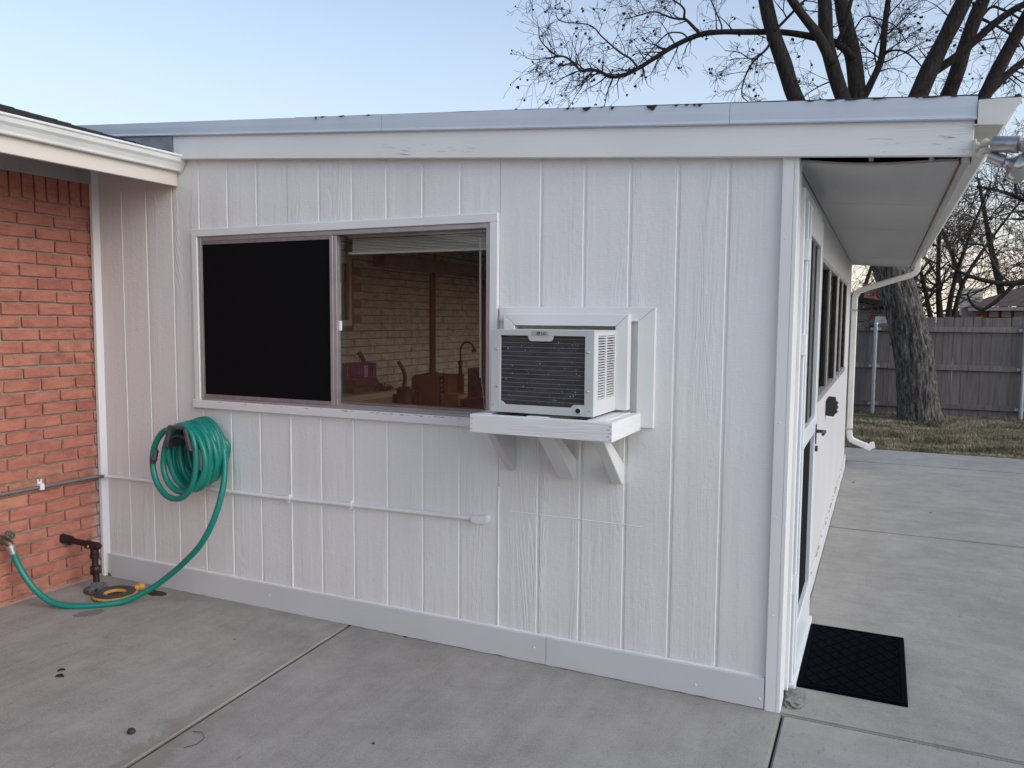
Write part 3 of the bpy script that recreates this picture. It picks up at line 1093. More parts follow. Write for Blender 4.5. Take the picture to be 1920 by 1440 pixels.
# ---- side wall (x = 0)
D0, D1, DZ = 0.225, 1.090, 2.075           # storm door
wy = [1.64, 2.48, 3.38, 3.52, 4.26, 5.06]
sw = MB()
zt = lambda x: zb(x) + 0.05
SZ0, SZ1 = 1.115, 1.955
sw.box(-0.10, 0.0, 0.0125, D0 - 0.03, -0.03, 2.25)
sw.box(-0.10, 0.0, D0 - 0.03, D1 + 0.03, DZ + 0.03, 2.25)
sw.box(-0.10, 0.0, D1 + 0.03, 1.62, -0.03, 2.25)
sw.box(-0.10, 0.0, 1.62, 5.08, -0.03, SZ0)
sw.box(-0.10, 0.0, 1.62, 5.08, SZ1, 2.25)
sw.box(-0.10, 0.0, 3.40, 3.50, SZ0, SZ1)
sw.box(-0.10, 0.0, 5.08, 6.15, -0.03, 2.25)
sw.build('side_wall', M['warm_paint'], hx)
sc = MB()
sc.box(0.0025, 0.020, -0.0195, 0.105, -0.002, 2.21)
sc.build('corner_board', M['paint_smooth'], hx, bevel=0.0025)
sc = MB()
sc.box(0.0005, 0.016, 0.108, 0.165, 0.02, 2.165)
sc.build('door_casing', M['paint_smooth'], hx, bevel=0.003)
sc = MB()
sc.box(0.0005, 0.030, 0.168, 0.208, 0.015, 2.12)
sc.build('door_casing', M['paint_smooth'], hx, bevel=0.002)
sc = MB()
sc.box(0.0005, 0.028, D0 - 0.02, D1 + 0.06, DZ + 0.008, DZ + 0.05)
sc.build('door_casing', M['paint_smooth'], hx, bevel=0.002)
sc = MB()
sc.box(0.0005, 0.028, D1 + 0.012, D1 + 0.06, 0.0, DZ + 0.006)
sc.build('door_casing', M['paint_smooth'], hx, bevel=0.002)
sb = MB()
ys = [D1 + 0.07 + (6.15 - D1 - 0.07) * i / 60 for i in range(61)]
vs, fs = [], []
for i, yy in enumerate(ys):
    wv = 0.003 * noise.noise(Vector((yy * 3, 0, 0)))
    vs += [(0.0, yy, 0.0), (0.016 + wv, yy, 0.0), (0.016 + wv, yy, 0.125), (0.012 + wv, yy, 0.132), (0.0, yy, 0.134)]
for i in range(60):
    for k in range(4):
        fs.append((i * 5 + k, i * 5 + k + 1, i * 5 + 6 + k, i * 5 + 5 + k))
sb.add(vs, fs)
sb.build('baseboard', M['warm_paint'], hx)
sk = MB()
for yy in np.cumsum(np.random.default_rng(8).uniform(0.04, 0.42, 22)) + 1.3:
    if yy < 6.0:
        L = rnd.uniform(0.03, 0.13)
        sk.box(0.0125, 0.0172, yy, yy + L, 0.1305, 0.1322)
sk.build('paint_crack', plain('brown_crack_line', (0.25, 0.20, 0.15), 0.9), hx)  # thin brown strips for the cracks along the baseboard top
# storm door
M['door'] = plain('white_door_metal', (0.74, 0.77, 0.79), 0.32, 0.0, var=0.03, vscale=4)
dr = MB()
X0, X1 = 0.006, 0.042
dr.box(X0, X1, D0, D0 + 0.095, 0.03, DZ)
dr.box(X0, X1, D1 - 0.095, D1, 0.03, DZ)
dr.box(X0, X1, D0 + 0.095, D1 - 0.095, DZ - 0.125, DZ)
dr.box(X0, X1, D0 + 0.095, D1 - 0.095, 1.02, 1.10)
dr.box(X0, X1, D0 + 0.095, D1 - 0.095, 0.03, 0.24)
door = dr.build('storm_door', M['door'], hx, bevel=0.003)
g = MB()
g.box(0.018, 0.022, D0 + 0.095, D1 - 0.095, 1.10, DZ - 0.125)
g.build('glass_pane', M['glass_door'], door)
g = MB()
g.box(0.018, 0.022, D0 + 0.095, D1 - 0.095, 0.24, 1.02)
g.build('screen_panel', M['screen'], door)
fr = MB()
for yy in (D0 + 0.10, D0 + 0.30, D0 + 0.50):
    fr.box(0.0225, 0.030, yy, yy + 0.020, 1.10, DZ - 0.125)
fr.build('sash_bar', M['alu'], door)
fr = MB()
fr.box(0.0425, 0.050, D0 + 0.03, D0 + 0.055, 0.05, DZ - 0.02)
fr.build('edge_bead', M['door'], door, bevel=0.002)
for z in (1.83, 1.44, 0.42):
    h = MB()
    h.box(0.020, 0.0475, D0 - 0.014, D0 + 0.008, z, z + 0.085)
    h.cyl((0.046, D0 - 0.004, z), (0.046, D0 - 0.004, z + 0.085), 0.006, 8)
    h.build('hinge', M['door'], door, bevel=0.001)
kg = MB()
kg.box(0.012, 0.018, D0 - 0.016, D0 - 0.0005, 0.03, DZ)
kg.build('hinge_gap', M['black_gap'], door)
h = MB()
h.box(0.042, 0.047, D1 - 0.062, D1 - 0.028, 0.955, 1.055)
h.cyl((0.046, D1 - 0.045, 1.02), (0.085, D1 - 0.045, 1.02), 0.009, 10)
h.tube([(0.085, D1 - 0.040, 1.02), (0.088, D1 - 0.08, 1.021), (0.084, D1 - 0.15, 1.018)], [0.009, 0.008, 0.007], 8)
h.build('handle', plain('dark_bronze_handle', (0.10, 0.10, 0.09), 0.35, 0.8), door, smooth=True)
h = MB()
h.cyl((0.042, D1 - 0.045, 0.93), (0.055, D1 - 0.045, 0.93), 0.015, 12)
h.build('lock', plain('dark_lock', (0.09, 0.09, 0.085), 0.4, 0.7), door)
th = MB()
th.box(0.0, 0.055, D0 - 0.01, D1 + 0.02, -0.003, 0.026)
th.build('threshold', M['door'], door, bevel=0.002)
# side windows
for ya, yb in ((1.64, 3.38), (3.52, 5.06)):
    f = MB()
    xf0, xf1 = -0.055, 0.006
    f.box(xf0, xf1, ya - 0.018, ya + 0.022, SZ0 + 0.0, SZ1)
    f.box(xf0, xf1, yb - 0.022, yb + 0.018, SZ0 + 0.0, SZ1)
    f.box(xf0, xf1, ya + 0.022, yb - 0.022, SZ1 - 0.03, SZ1)
    f.box(xf0, xf1 + 0.008, ya + 0.022, yb - 0.022, SZ0, SZ0 + 0.035)
    ym = (ya + yb) / 2
    f.box(xf0 + 0.01, xf1 - 0.004, ym - 0.022, ym + 0.022, SZ0 + 0.035, SZ1 - 0.03)
    win = f.build('side_window', M['alu'], hx, bevel=0.002)
    for a, b, xx in ((ya + 0.022, ym - 0.022, -0.03), (ym + 0.022, yb - 0.022, -0.02)):
        p = MB()
        p.box(xx, xx + 0.004, a, b, SZ0 + 0.035, SZ1 - 0.03)
        p.build('glass_pane', M['glass_side'], win)
        s = MB()
        s.box(xx - 0.006, xx + 0.014, a, a + 0.025, SZ0 + 0.035, SZ1 - 0.03)
        s.build('sash', M['alu_dark'], win)
        s = MB()
        s.box(xx - 0.006, xx + 0.014, b - 0.025, b, SZ0 + 0.035, SZ1 - 0.03)
        s.build('sash', M['alu_dark'], win)
        s = MB()
        s.box(xx + 0.0145, xx + 0.020, b - 0.085, b - 0.001, SZ0 + 0.037, SZ1 - 0.032)  # black strip standing in for the shade of the recessed slot by each pane
        s.build('slot_shade_strip', M['black_gap'], win)
    tr = MB()
    tr.box(0.0005, 0.010, ya - 0.06, yb + 0.06, SZ0 - 0.055, SZ0 - 0.002)
    tr.build('sill', M['warm_paint'], win, bevel=0.002)
# small dark hooded fixture that stands out from the wall beyond the door
dp = MB()
cy, cz = 2.50, 1.005
poly = [(0.001, -0.060), (0.055, -0.066), (0.062, -0.046), (0.078, -0.038), (0.068, -0.018), (0.082, -0.006), (0.070, 0.012), (0.080, 0.026), (0.064, 0.040), (0.060, 0.064), (0.020, 0.068), (0.001, 0.050)]
dp.prism(poly, lambda a, b, t: (a, cy if t == 0 else cy + 0.07, cz + b))
dp.build('wall_fixture', plain('dark_iron', (0.022, 0.022, 0.022), 0.7), hx, bevel=0.002)

# ---- inside of the room
rm_ = MB()
rm_.box(XL + 0.012, -0.10, 0.10, 6.05, 0.0, 0.04)
rm_.build('floor', plain('brown_floor', (0.52, 0.49, 0.44), 0.6), hx)
bw = MB()
bw.box(XL, -0.10, 6.05, 6.15, 0.0, 2.45)
bw.build('back_wall', plain('tan_wall_paint', (0.74, 0.71, 0.65), 0.8), hx)
bw = MB()
bw.hexa(XL + 0.006, -0.10, 0.10, 6.05, lambda x: zb(x) - 0.02, lambda x: zb(x) + 0.04)
bw.build('ceiling', plain('wood_ceiling', (0.74, 0.71, 0.65), 0.7, var=0.2), hx)
iw = MB()
iw.box(BX - 0.12, BX - 0.002, 0.012, 6.15, 0.0, 2.55)
iwall = iw.build('inner_brick_wall', M['mortar_tan'], hx)
tb = [brick_mesh('brick', 0.2035, 0.0610, M['brick_tan'], 50 + s, 0.03) for s in range(3)]
ist = MB()
IX = BX + 0.006
for k in range(33):
    zc = 0.06 + 0.0355 + k * CO
    j0 = 0.106 if k % 2 else 0.0
    yy = 0.13 + j0
    while yy < 6.0:
        seen = (1.9 < yy < 5.3 and 0.9 < zc < 2.2)
        inw = (2.0 < yy + 0.1 and yy - 0.1 < 2.50 and 1.50 < zc + 0.03 and zc - 0.03 < 2.10)
        if not inw:
            if seen:
                inst('brick', tb[rnd.randrange(3)], iwall, (IX + rnd.uniform(-0.003, 0.002), yy, zc))
            else:
                ist.box(IX - 0.03, IX, yy - 0.1015, yy + 0.1015, zc - 0.030, zc + 0.030)
        yy += 0.212
ist.build('brick_courses', M['brick_tan'], iwall, kind='stuff')
bm_ = MB()
bm_.box(BX + 0.008, BX + 0.14, 2.86, 6.04, 2.055, 2.175)
bm_.build('beam', plain('brown_beam', (0.36, 0.28, 0.22), 0.6, var=0.15), hx, bevel=0.004)
bm_ = MB()
bm_.box(BX + 0.008, BX + 0.05, 3.86, 3.92, 0.04, 2.054)
bm_.build('post', plain('dark_post', (0.05, 0.033, 0.025), 0.6), hx)
iwn = MB()
ia, ib, iz0, iz1 = 1.98, 2.49, 1.515, 2.105
iwn.box(IX + 0.002, IX + 0.035, ia, ib, iz1 - 0.05, iz1)
iwn.box(IX + 0.002, IX + 0.035, ia, ib, iz0, iz0 + 0.05)
iwn.box(IX + 0.002, IX + 0.035, ia, ia + 0.045, iz0 + 0.05, iz1 - 0.05)
iwn.box(IX + 0.002, IX + 0.035, ib - 0.045, ib, iz0 + 0.05, iz1 - 0.05)
inner = iwn.build('inner_window', plain('cream_window_frame', (0.86, 0.84, 0.78), 0.5), hx, bevel=0.003)
p = MB()
p.box(IX + 0.004, IX + 0.008, ia + 0.045, ib - 0.045, iz0 + 0.05, iz1 - 0.05)
p.build('glass_pane', plain('dark_inner_pane', (0.08, 0.065, 0.05), 0.15), inner)
dg = MB()
dg.box(XL + 0.02, XL + 0.05, 5.0, 5.9, 0.04, 2.04)
dg.build('inner_door', plain('dark_green_door', (0.035, 0.05, 0.035), 0.5), hx, bevel=0.004)

# ---- front window
wf = MB()
TP = -0.0185
wf.box(WX0 - 0.038, WX1 + 0.040, TP, 0.002, WZ1, WZ1 + 0.040)
wf.box(WX0 - 0.038, WX0, TP, 0.002, WZ0, WZ1)
wf.box(WX1, WX1 + 0.040, TP, 0.002, WZ0, WZ1)
wf.box(WX0 - 0.050, WX1 + 0.040, TP - 0.006, 0.002, WZ0 - 0.044, WZ0)
win = wf.build('window', M['paint_x'], hx, bevel=0.002)
XM = -2.187
af = MB()
a0, a1 = -0.010, 0.075
af.box(WX0 + 0.001, WX0 + 0.022, a0, a1, WZ0 + 0.001, WZ1 - 0.001)
af.box(WX1 - 0.022, WX1 - 0.001, a0, a1, WZ0 + 0.001, WZ1 - 0.001)
af.box(WX0 + 0.022, WX1 - 0.022, a0, a1, WZ1 - 0.024, WZ1 - 0.001)
af.box(WX0 + 0.022, WX1 - 0.022, a0 - 0.004, 0.012, WZ0 + 0.001, WZ0 + 0.013)
af.box(WX0 + 0.022, WX1 - 0.022, 0.012, 0.036, WZ0 + 0.001, WZ0 + 0.022)
af.box(WX0 + 0.022, WX1 - 0.022, 0.036, a1, WZ0 + 0.001, WZ0 + 0.034)
af.build('frame', M['alu'], win, bevel=0.0015)
md = MB()
md.box(XM - 0.018, XM + 0.002, -0.013, 0.004, WZ0 + 0.014, WZ1 - 0.025)
md.box(XM + 0.0025, XM + 0.020, -0.006, 0.034, WZ0 + 0.014, WZ1 - 0.025)
md.build('meeting_stile', M['alu'], win, bevel=0.0015)
scf = MB()
scf.box(WX0 + 0.023, XM - 0.019, -0.009, -0.003, WZ0 + 0.014, WZ0 + 0.034)
scf.box(WX0 + 0.023, XM - 0.019, -0.009, -0.003, WZ1 - 0.044, WZ1 - 0.025)
scf.box(WX0 + 0.023, WX0 + 0.031, -0.009, -0.003, WZ0 + 0.034, WZ1 - 0.044)
scf.build('screen_frame', M['alu_dark'], win, bevel=0.001)
s = MB()
s.box(WX0 + 0.0235, XM - 0.019, -0.0065, -0.0045, WZ0 + 0.03, WZ1 - 0.04)
s.build('solar_screen', M['screen'], win)
p = MB()
p.box(XM + 0.0205, WX1 - 0.0225, 0.022, 0.027, WZ0 + 0.0225, WZ1 - 0.0245)
p.build('glass_pane', M['glass'], win)
p = MB()
p.box(WX0 + 0.0225, XM, 0.050, 0.055, WZ0 + 0.035, WZ1 - 0.0245)
p.build('glass_pane', M['glass'], win)
lk = MB()
lk.box(XM + 0.0205, XM + 0.034, 0.004, 0.020, 1.515, 1.565)
lk.build('latch', M['caulk'], win, bevel=0.002)
bl = MB()
for k in range(9):
    z = 1.9165 + 0.0074 * k
    bl.box(XM + 0.05, WX1 - 0.008, 0.084 + 0.004 * (k % 2), 0.112, z, z + 0.0042)
bl.box(XM + 0.03, WX1 - 0.004, 0.080, 0.116, 1.903, 1.914)
bl.box(XM + 0.03, WX1 - 0.004, 0.078, 0.118, 1.986, 2.012)
blind = bl.build('blind', M['blind'], win, bevel=0.0006)
wd = MB()
wd.cyl((-1.405, 0.090, 1.965), (-1.402, 0.092, 1.300), 0.0055, 6)
wd.build('wand', M['blind'], blind)
cr = MB()
cr.tube([(-1.398, 0.092, 1.30), (-1.385, 0.094, 1.2), (-1.375, 0.095, 1.06)], 0.0015, 5)
cr.build('cord', M['blind'], blind)
# peeling paint along the sill
pl = MB()
for k in range(46):
    x = rnd.uniform(-2.15, -1.45) if k < 36 else rnd.uniform(-3.0, -2.2)
    L = rnd.uniform(0.006, 0.03)
    zz_ = WZ0 - rnd.uniform(0.003, 0.009)
    pl.box(x, x + L, TP - 0.0066, TP - 0.0052, zz_ - rnd.uniform(0.0008, 0.0022), zz_)
pl.build('peeled_paint', plain('bare_grey_wood', (0.27, 0.24, 0.22), 0.9), win)

# ---- wooden trim round the air conditioner
tr = MB()
tr.prism([(-1.250, 1.573), (-0.6025, 1.573), (-0.5275, 1.634), (-1.250, 1.634)], lambda a, b, t: (a, -0.020 if t == 0 else 0.001, b))
tr.build('trim_board', M['paint_x'], hx, bevel=0.002)
tr = MB()
tr.prism([(-0.602, 1.124), (-0.527, 1.124), (-0.527, 1.6330), (-0.602, 1.5725)], lambda a, b, t: (a, -0.0195 if t == 0 else 0.001, b))
tr.build('trim_board', M['paint_z'], hx, bevel=0.002)
tr = MB()
tr.prism([(-1.206, 1.604), (-0.630, 1.604), (-0.686, 1.553), (-1.152, 1.553)], lambda a, b, t: (a, -0.066 if t == 0 else -0.0205, b))
tr.build('sleeve_board', M['paint_x'], hx, bevel=0.002)
tr = MB()
tr.prism([(-0.6290, 1.604), (-0.629, 1.20), (-0.686, 1.20), (-0.6855, 1.5515)], lambda a, b, t: (a, -0.066 if t == 0 else -0.0205, b))
tr.build('sleeve_board', M['paint_z'], hx, bevel=0.002)
tr = MB()
tr.prism([(-1.207, 1.604), (-1.1525, 1.5515), (-1.1525, 1.20), (-1.207, 1.20)], lambda a, b, t: (a, -0.066 if t == 0 else -0.0205, b))
tr.build('sleeve_board', M['paint_z'], hx, bevel=0.002)

# ==================================================================== CONDUIT
cd_ = thing('conduit', 'thin conduit low on both walls, bare grey on brick, painted white on siding', 'pipe', (-2.6, -0.02, 0.63))
M['conduit_grey'] = plain('grey_conduit', (0.20, 0.19, 0.19), 0.5, 0.4, var=0.2, vscale=30)
q = MB()
pts = [(BX + 0.016, -6.0, 0.63), (BX + 0.016, -1.5, 0.626), (BX + 0.016, -0.11, 0.619), (BX + 0.022, -0.065, 0.619), (BX + 0.042, -0.040, 0.620), (BX + 0.075, -0.033, 0.621)]
q.tube(pts, 0.0105, 10)
q.build('grey_pipe', M['conduit_grey'], cd_, smooth=True)
q = MB()
q.tube([(BX + 0.0755, -0.033, 0.621), (BX + 0.13, -0.024, 0.622), (BX + 0.20, -0.0165, 0.623), (-2.6, -0.0150, 0.622), (-1.9, -0.0145, 0.634), (-1.385, -0.0145, 0.641)], 0.0105, 10)
q.build('white_pipe', M['paint_smooth'], cd_, smooth=True)
for x, z in ((-2.486, 0.6245), (-2.09, 0.631)):
    q = MB()
    q.cyl((x - 0.016, -0.0148, z), (x + 0.016, -0.0148, z), 0.0145, 10)
    q.box(x - 0.008, x + 0.008, -0.022, 0.0, z - 0.023, z + 0.021)
    q.build('coupling', M['paint_smooth'], cd_, bevel=0.0015)
q = MB()
q.prism([(-1.386, 0.628), (-1.345, 0.622), (-1.305, 0.628), (-1.292, 0.655), (-1.305, 0.668), (-1.345, 0.658), (-1.386, 0.655)], lambda a, b, t: (a, -0.036 if t == 0 else -0.001, b))
q.build('elbow_box', M['paint_smooth'], cd_, bevel=0.004, segs=2)
q = MB()
q.box(BX - 0.004, BX + 0.030, -0.408, -0.384, 0.605, 0.640)
q.prism([(-0.411, 0.640), (-0.383, 0.640), (-0.386, 0.664), (-0.392, 0.664), (-0.392, 0.650), (-0.402, 0.650), (-0.402, 0.664), (-0.408, 0.664)], lambda a, b, t: (BX + 0.003 if t == 0 else BX + 0.009, a, b))
q.build('clamp', M['caulk'], cd_, bevel=0.001)

# ==================================================================== STANDPIPE
M['maroon'] = plain('dark_maroon_pipe_paint', (0.020, 0.006, 0.008), 0.45, var=0.3, vscale=40, bump=0.2, bscale=150)
sp = thing('standpipe', 'dark maroon elbowed pipe coming out of the brick wall and down into the patio', 'pipe', (-3.70, -0.25, 0.0))
EX, EY, EZ = -3.715, -0.235, 0.268
q = MB()
q.cyl((BX - 0.01, -0.262, 0.290), (BX + 0.055, -0.256, 0.284), 0.027, 14)
q.cyl((BX + 0.055, -0.256, 0.284), (BX + 0.062, -0.255, 0.283), 0.023, 14)
q.build('wall_collar', plain('black_collar', (0.012, 0.012, 0.013), 0.5), sp, smooth=True)
q = MB()
q.cyl((BX + 0.05, -0.2565, 0.2845), (EX - 0.02, EY - 0.004, EZ + 0.004), 0.0175, 14)
q.build('pipe', M['maroon'], sp, smooth=True)
q = MB()
q.lathe((EX - 0.055, EY - 0.007, EZ + 0.005), (1, 0.08, -0.04), [(0, 0.021), (0.004, 0.025), (0.022, 0.025), (0.03, 0.022), (0.085, 0.022), (0.098, 0.017), (0.102, 0.005)], 14)
q.lathe((EX, EY, EZ + 0.012), (0, 0, -1), [(0, 0.020), (0.03, 0.022), (0.055, 0.022), (0.058, 0.026), (0.080, 0.026), (0.084, 0.021)], 14)
q.build('elbow', M['maroon'], sp, smooth=True)
q = MB()
q.tube([(EX, EY, EZ - 0.06), (EX + 0.004, EY, EZ - 0.13)], 0.0175, 14)
q.lathe((EX + 0.004, EY, EZ - 0.115), (0, 0, -1), [(0, 0.020), (0.002, 0.028), (0.016, 0.031), (0.018, 0.025), (0.030, 0.025), (0.032, 0.031), (0.046, 0.030), (0.05, 0.021)], 8)
q.tube([(EX + 0.005, EY, EZ - 0.15), (EX + 0.012, EY, 0.0)], [0.0175, 0.0185], 14)
q.build('riser', M['maroon'], sp, smooth=True)
q = MB()
q.lathe((EX - 0.012, EY - 0.030, EZ + 0.002), (0.1, -1, 0), [(0, 0.008), (0.004, 0.007), (0.006, 0.002)], 10)
q.build('bolt', M['steel'], sp)
q = MB()
for k in range(40):
    a = rnd.uniform(0, 6.28)
    r_ = rnd.uniform(0.018, 0.044)
    z = rnd.uniform(0.0, 0.055) * (1 - (r_ - 0.018) * 18)
    s = rnd.uniform(0.006, 0.014)
    q.obox((EX + 0.012 + r_ * math.cos(a), EY + r_ * math.sin(a), max(z, 0.004)), (s, 0.3 * s, 0), (-0.3 * s, s, 0.2 * s), (0.1 * s, 0, s * 0.8))
q.build('cement_collar', plain('grey_cement', (0.15, 0.145, 0.14), 0.95, var=0.3, vscale=60), sp)
# soil pocket and pebbles around the riser
pk = MB()
poly = []
for i in range(22):
    a = 2 * math.pi * i / 22
    r_ = (0.115 if math.cos(a - 0.6) > 0 else 0.085) * (1 + 0.22 * noise.noise(Vector((math.cos(a) * 2, math.sin(a) * 2, 1))))
    poly.append((EX + 0.035 + r_ * 1.15 * math.cos(a), EY - 0.005 + r_ * 0.75 * math.sin(a)))
pk.prism(poly, lambda a, b, t: (a, b, 0.0080 if t else 0.0))
po = pk.build('soil_patch', M['soil'], None, kind='structure')
pk = MB()
poly = []
for i in range(14):
    a = 2 * math.pi * i / 14
    r_ = 1 + 0.25 * noise.noise(Vector((math.cos(a) * 2, math.sin(a) * 2, 7)))
    poly.append((-3.375 + 0.075 * r_ * math.cos(a), -0.115 + 0.035 * r_ * math.sin(a)))
pk.prism(poly, lambda a, b, t: (a, b, 0.0080 if t else 0.0))
pk.build('soil_patch', M['soil'], None, kind='structure')
pb = MB()
for k in range(170):
    a = rnd.uniform(0, 6.28)
    r_ = 0.10 * math.sqrt(rnd.random())
    s = rnd.uniform(0.003, 0.007)
    d = Vector((rnd.uniform(-1, 1), rnd.uniform(-1, 1), rnd.uniform(-1, 1))).normalized()
    e = d.orthogonal().normalized()
    pb.obox((EX + 0.035 + r_ * 1.1 * math.cos(a), EY + r_ * 0.7 * math.sin(a), 0.010), d * s, e * s * 0.8, d.cross(e) * s * 0.7)
gv = pb.build('gravel', plain('brown_gravel', (0.10, 0.062, 0.045), 0.9, var=0.6, vscale=90), None, kind='stuff')
gv['label'] = 'dark brown gravel round the foot of the standpipe'

# ==================================================================== SPRINKLER RING
sk_ = thing('ring_sprinkler', 'flat round yellow and black lawn sprinkler lying on the patio by the standpipe', 'sprinkler', (-3.535, -0.252, 0.006))


def torus(mb, c, R0, r, n=36, m=8, sq=1.0, rot=None):
    vs, fs = [], []
    for i in range(n):
        a = 2 * math.pi * i / n
        for k in range(m):
            b = 2 * math.pi * k / m
            p = Vector(((R0 + r * math.cos(b)) * math.cos(a), (R0 + r * math.cos(b)) * math.sin(a), r * sq * math.sin(b)))
            if rot:
                p = rot @ p
            vs.append(Vector(c) + p)
    for i in range(n):
        for k in range(m):
            fs.append((i * m + k, ((i + 1) % n) * m + k, ((i + 1) % n) * m + (k + 1) % m, i * m + (k + 1) % m))
    mb.add(vs, fs)


M['yellow'] = plain('dull_yellow_plastic', (0.60, 0.30, 0.06), 0.45, var=0.15, vscale=30)
M['black_plastic'] = plain('dark_grey_plastic', (0.045, 0.044, 0.046), 0.5, var=0.1)
q = MB()
torus(q, (-3.535, -0.252, 0.018), 0.080, 0.036, sq=0.42)
q.build('yellow_base', M['yellow'], sk_, smooth=True)
q = MB()
torus(q, (-3.535, -0.252, 0.028), 0.083, 0.026, sq=0.40)
q.build('black_ring', M['black_plastic'], sk_, smooth=True)
q = MB()
d = Vector((0.35, 0.93, 0.05)).normalized()
q.lathe(Vector((-3.535, -0.252, 0.022)) + d * 0.105, d, [(0, 0.013), (0.008, 0.018), (0.022, 0.018), (0.024, 0.021), (0.045, 0.022), (0.047, 0.019), (0.055, 0.017)], 12)
q.build('hose_coupler', M['yellow'], sk_, smooth=True)

# ==================================================================== HOSE AND HANGER
hg = thing('hose_hanger', 'dark plastic hose hanger on the white wall, holding a coiled green hose', 'hose hanger', (-3.05, -0.0, 0.95))
HX, HZ = -3.035, 0.845
q = MB()
q.box(HX - 0.085, HX + 0.050, -0.012, 0.0, HZ - 0.02, HZ + 0.135)
q.build('back_plate', M['black_plastic'], hg, bevel=0.006)
q = MB()
# arched saddle
vs, fs = [], []
n = 16
for j, yy in enumerate((-0.016, -0.235)):
    for i in range(n + 1):
        a = math.pi * (0.02 + 0.96 * i / n)
        vs.append((HX + 0.098 * math.cos(a), yy, HZ + 0.028 + 0.080 * math.sin(a)))
    for i in range(n, -1, -1):
        a = math.pi * (0.02 + 0.96 * i / n)
        vs.append((HX + 0.090 * math.cos(a), yy, HZ + 0.028 + 0.072 * math.sin(a)))
k_ = 2 * (n + 1)
fs = [(i, (i + 1) % k_, k_ + (i + 1) % k_, k_ + i) for i in range(k_)]
fs += [tuple(range(k_)), tuple(range(2 * k_ - 1, k_ - 1, -1))]
q.add(vs, fs)
q.build('saddle', M['black_plastic'], hg)
q = MB()
outer = [(-0.100, 0.030), (-0.062, 0.160), (0.062, 0.160), (0.100, 0.030)]
inn = [(-0.072, 0.044), (-0.046, 0.142), (0.046, 0.142), (0.072, 0.044)]
for i in range(3):
    q.prism([outer[i], outer[i + 1], inn[i + 1], inn[i]], lambda a, b, t: (HX + a, -0.247 if t == 0 else -0.233, HZ + b))
q.build('front_lip', plain('worn_grey_plastic', (0.075, 0.068, 0.064), 0.5, var=0.2, vscale=20), hg, bevel=0.003)

hs = thing('garden_hose', 'green garden hose coiled on the wall hanger, its end trailing to the tap', 'hose', (-3.05, -0.12, 0.6))
M['hose'] = plain('green_hose', (0.005, 0.20, 0.155), 0.33, var=0.10, vscale=6)
HR = 0.0165
pts = []
rr_ = random.Random(11)
loops = 11
ang0 = math.pi / 2
steps = 44
pts = []
for L in range(loops):
    for i in range(steps):
        t = i / steps
        u = (L + t) / loops                      # 0 at the wall, 1 at the lip
        th = ang0 - 2 * math.pi * t
        n0 = noise.noise(Vector((L * 1.37, 3.1, 0)))
        n1 = noise.noise(Vector(((L + 1) * 1.37, 3.1, 0)))
        nn_ = n0 + (n1 - n0) * t
        r_ = 0.157 + 0.022 * nn_
        top = 1.022 - 0.030 * u + 0.012 * noise.noise(Vector((L + t, 8.0, 0)))
        cxx = HX + 0.020 - 0.045 * u + 0.022 * nn_
        if u > 0.90:                             # the last slack turn hangs out to the left
            k = min(1.0, (u - 0.90) / 0.07)
            k = k * k * (3 - 2 * k)
            cxx -= 0.055 * k
            r_ += 0.006 * k
            top -= 0.018 * k
        czz = top - r_ * 1.10
        wob = 0.007 * math.sin(3 * th + L * 1.7) + 0.006 * math.sin(2 * th + L * 2.9)
        x = cxx + (r_ * 0.86 + wob) * math.cos(th)
        z = czz + (r_ * 1.10 + wob * 0.6) * math.sin(th)
        low = max(0.0, -math.sin(th))
        y = -0.030 - 0.185 * u - 0.028 * low * math.sin(L * 2.1 + 0.5) * (0.3 + 0.7 * u)
        pts.append((x, min(y, -HR - 0.004), z))
pts = pts[10:]
# the outermost turn comes round and falls to the ground
tail = [(-2.878, -0.065, 0.80), (-2.862, -0.090, 0.70), (-2.866, -0.120, 0.59), (-2.897, -0.148, 0.47), (-2.955, -0.170, 0.36), (-3.045, -0.185, 0.265), (-3.15, -0.20, 0.175), (-3.26, -0.235, 0.090), (-3.36, -0.31, 0.030),
        (-3.44, -0.39, 0.018), (-3.52, -0.455, 0.018), (-3.60, -0.50, 0.022), (-3.69, -0.535, 0.045), (-3.77, -0.565, 0.115), (-3.825, -0.59, 0.205), (-3.850, -0.605, 0.275), (-3.858, -0.612, 0.315)]


def smooth_path(P, per=6):
    P = [Vector(a) for a in P]
    out = []
    for i in range(len(P) - 1):
        p0, p1, p2, p3 = P[max(i - 1, 0)], P[i], P[i + 1], P[min(i + 2, len(P) - 1)]
        for k in range(per):
            t = k / per
            out.append(0.5 * ((2 * p1) + (-p0 + p2) * t + (2 * p0 - 5 * p1 + 4 * p2 - p3) * t * t + (-p0 + 3 * p1 - 3 * p2 + p3) * t ** 3))
    out.append(P[-1])
    return out


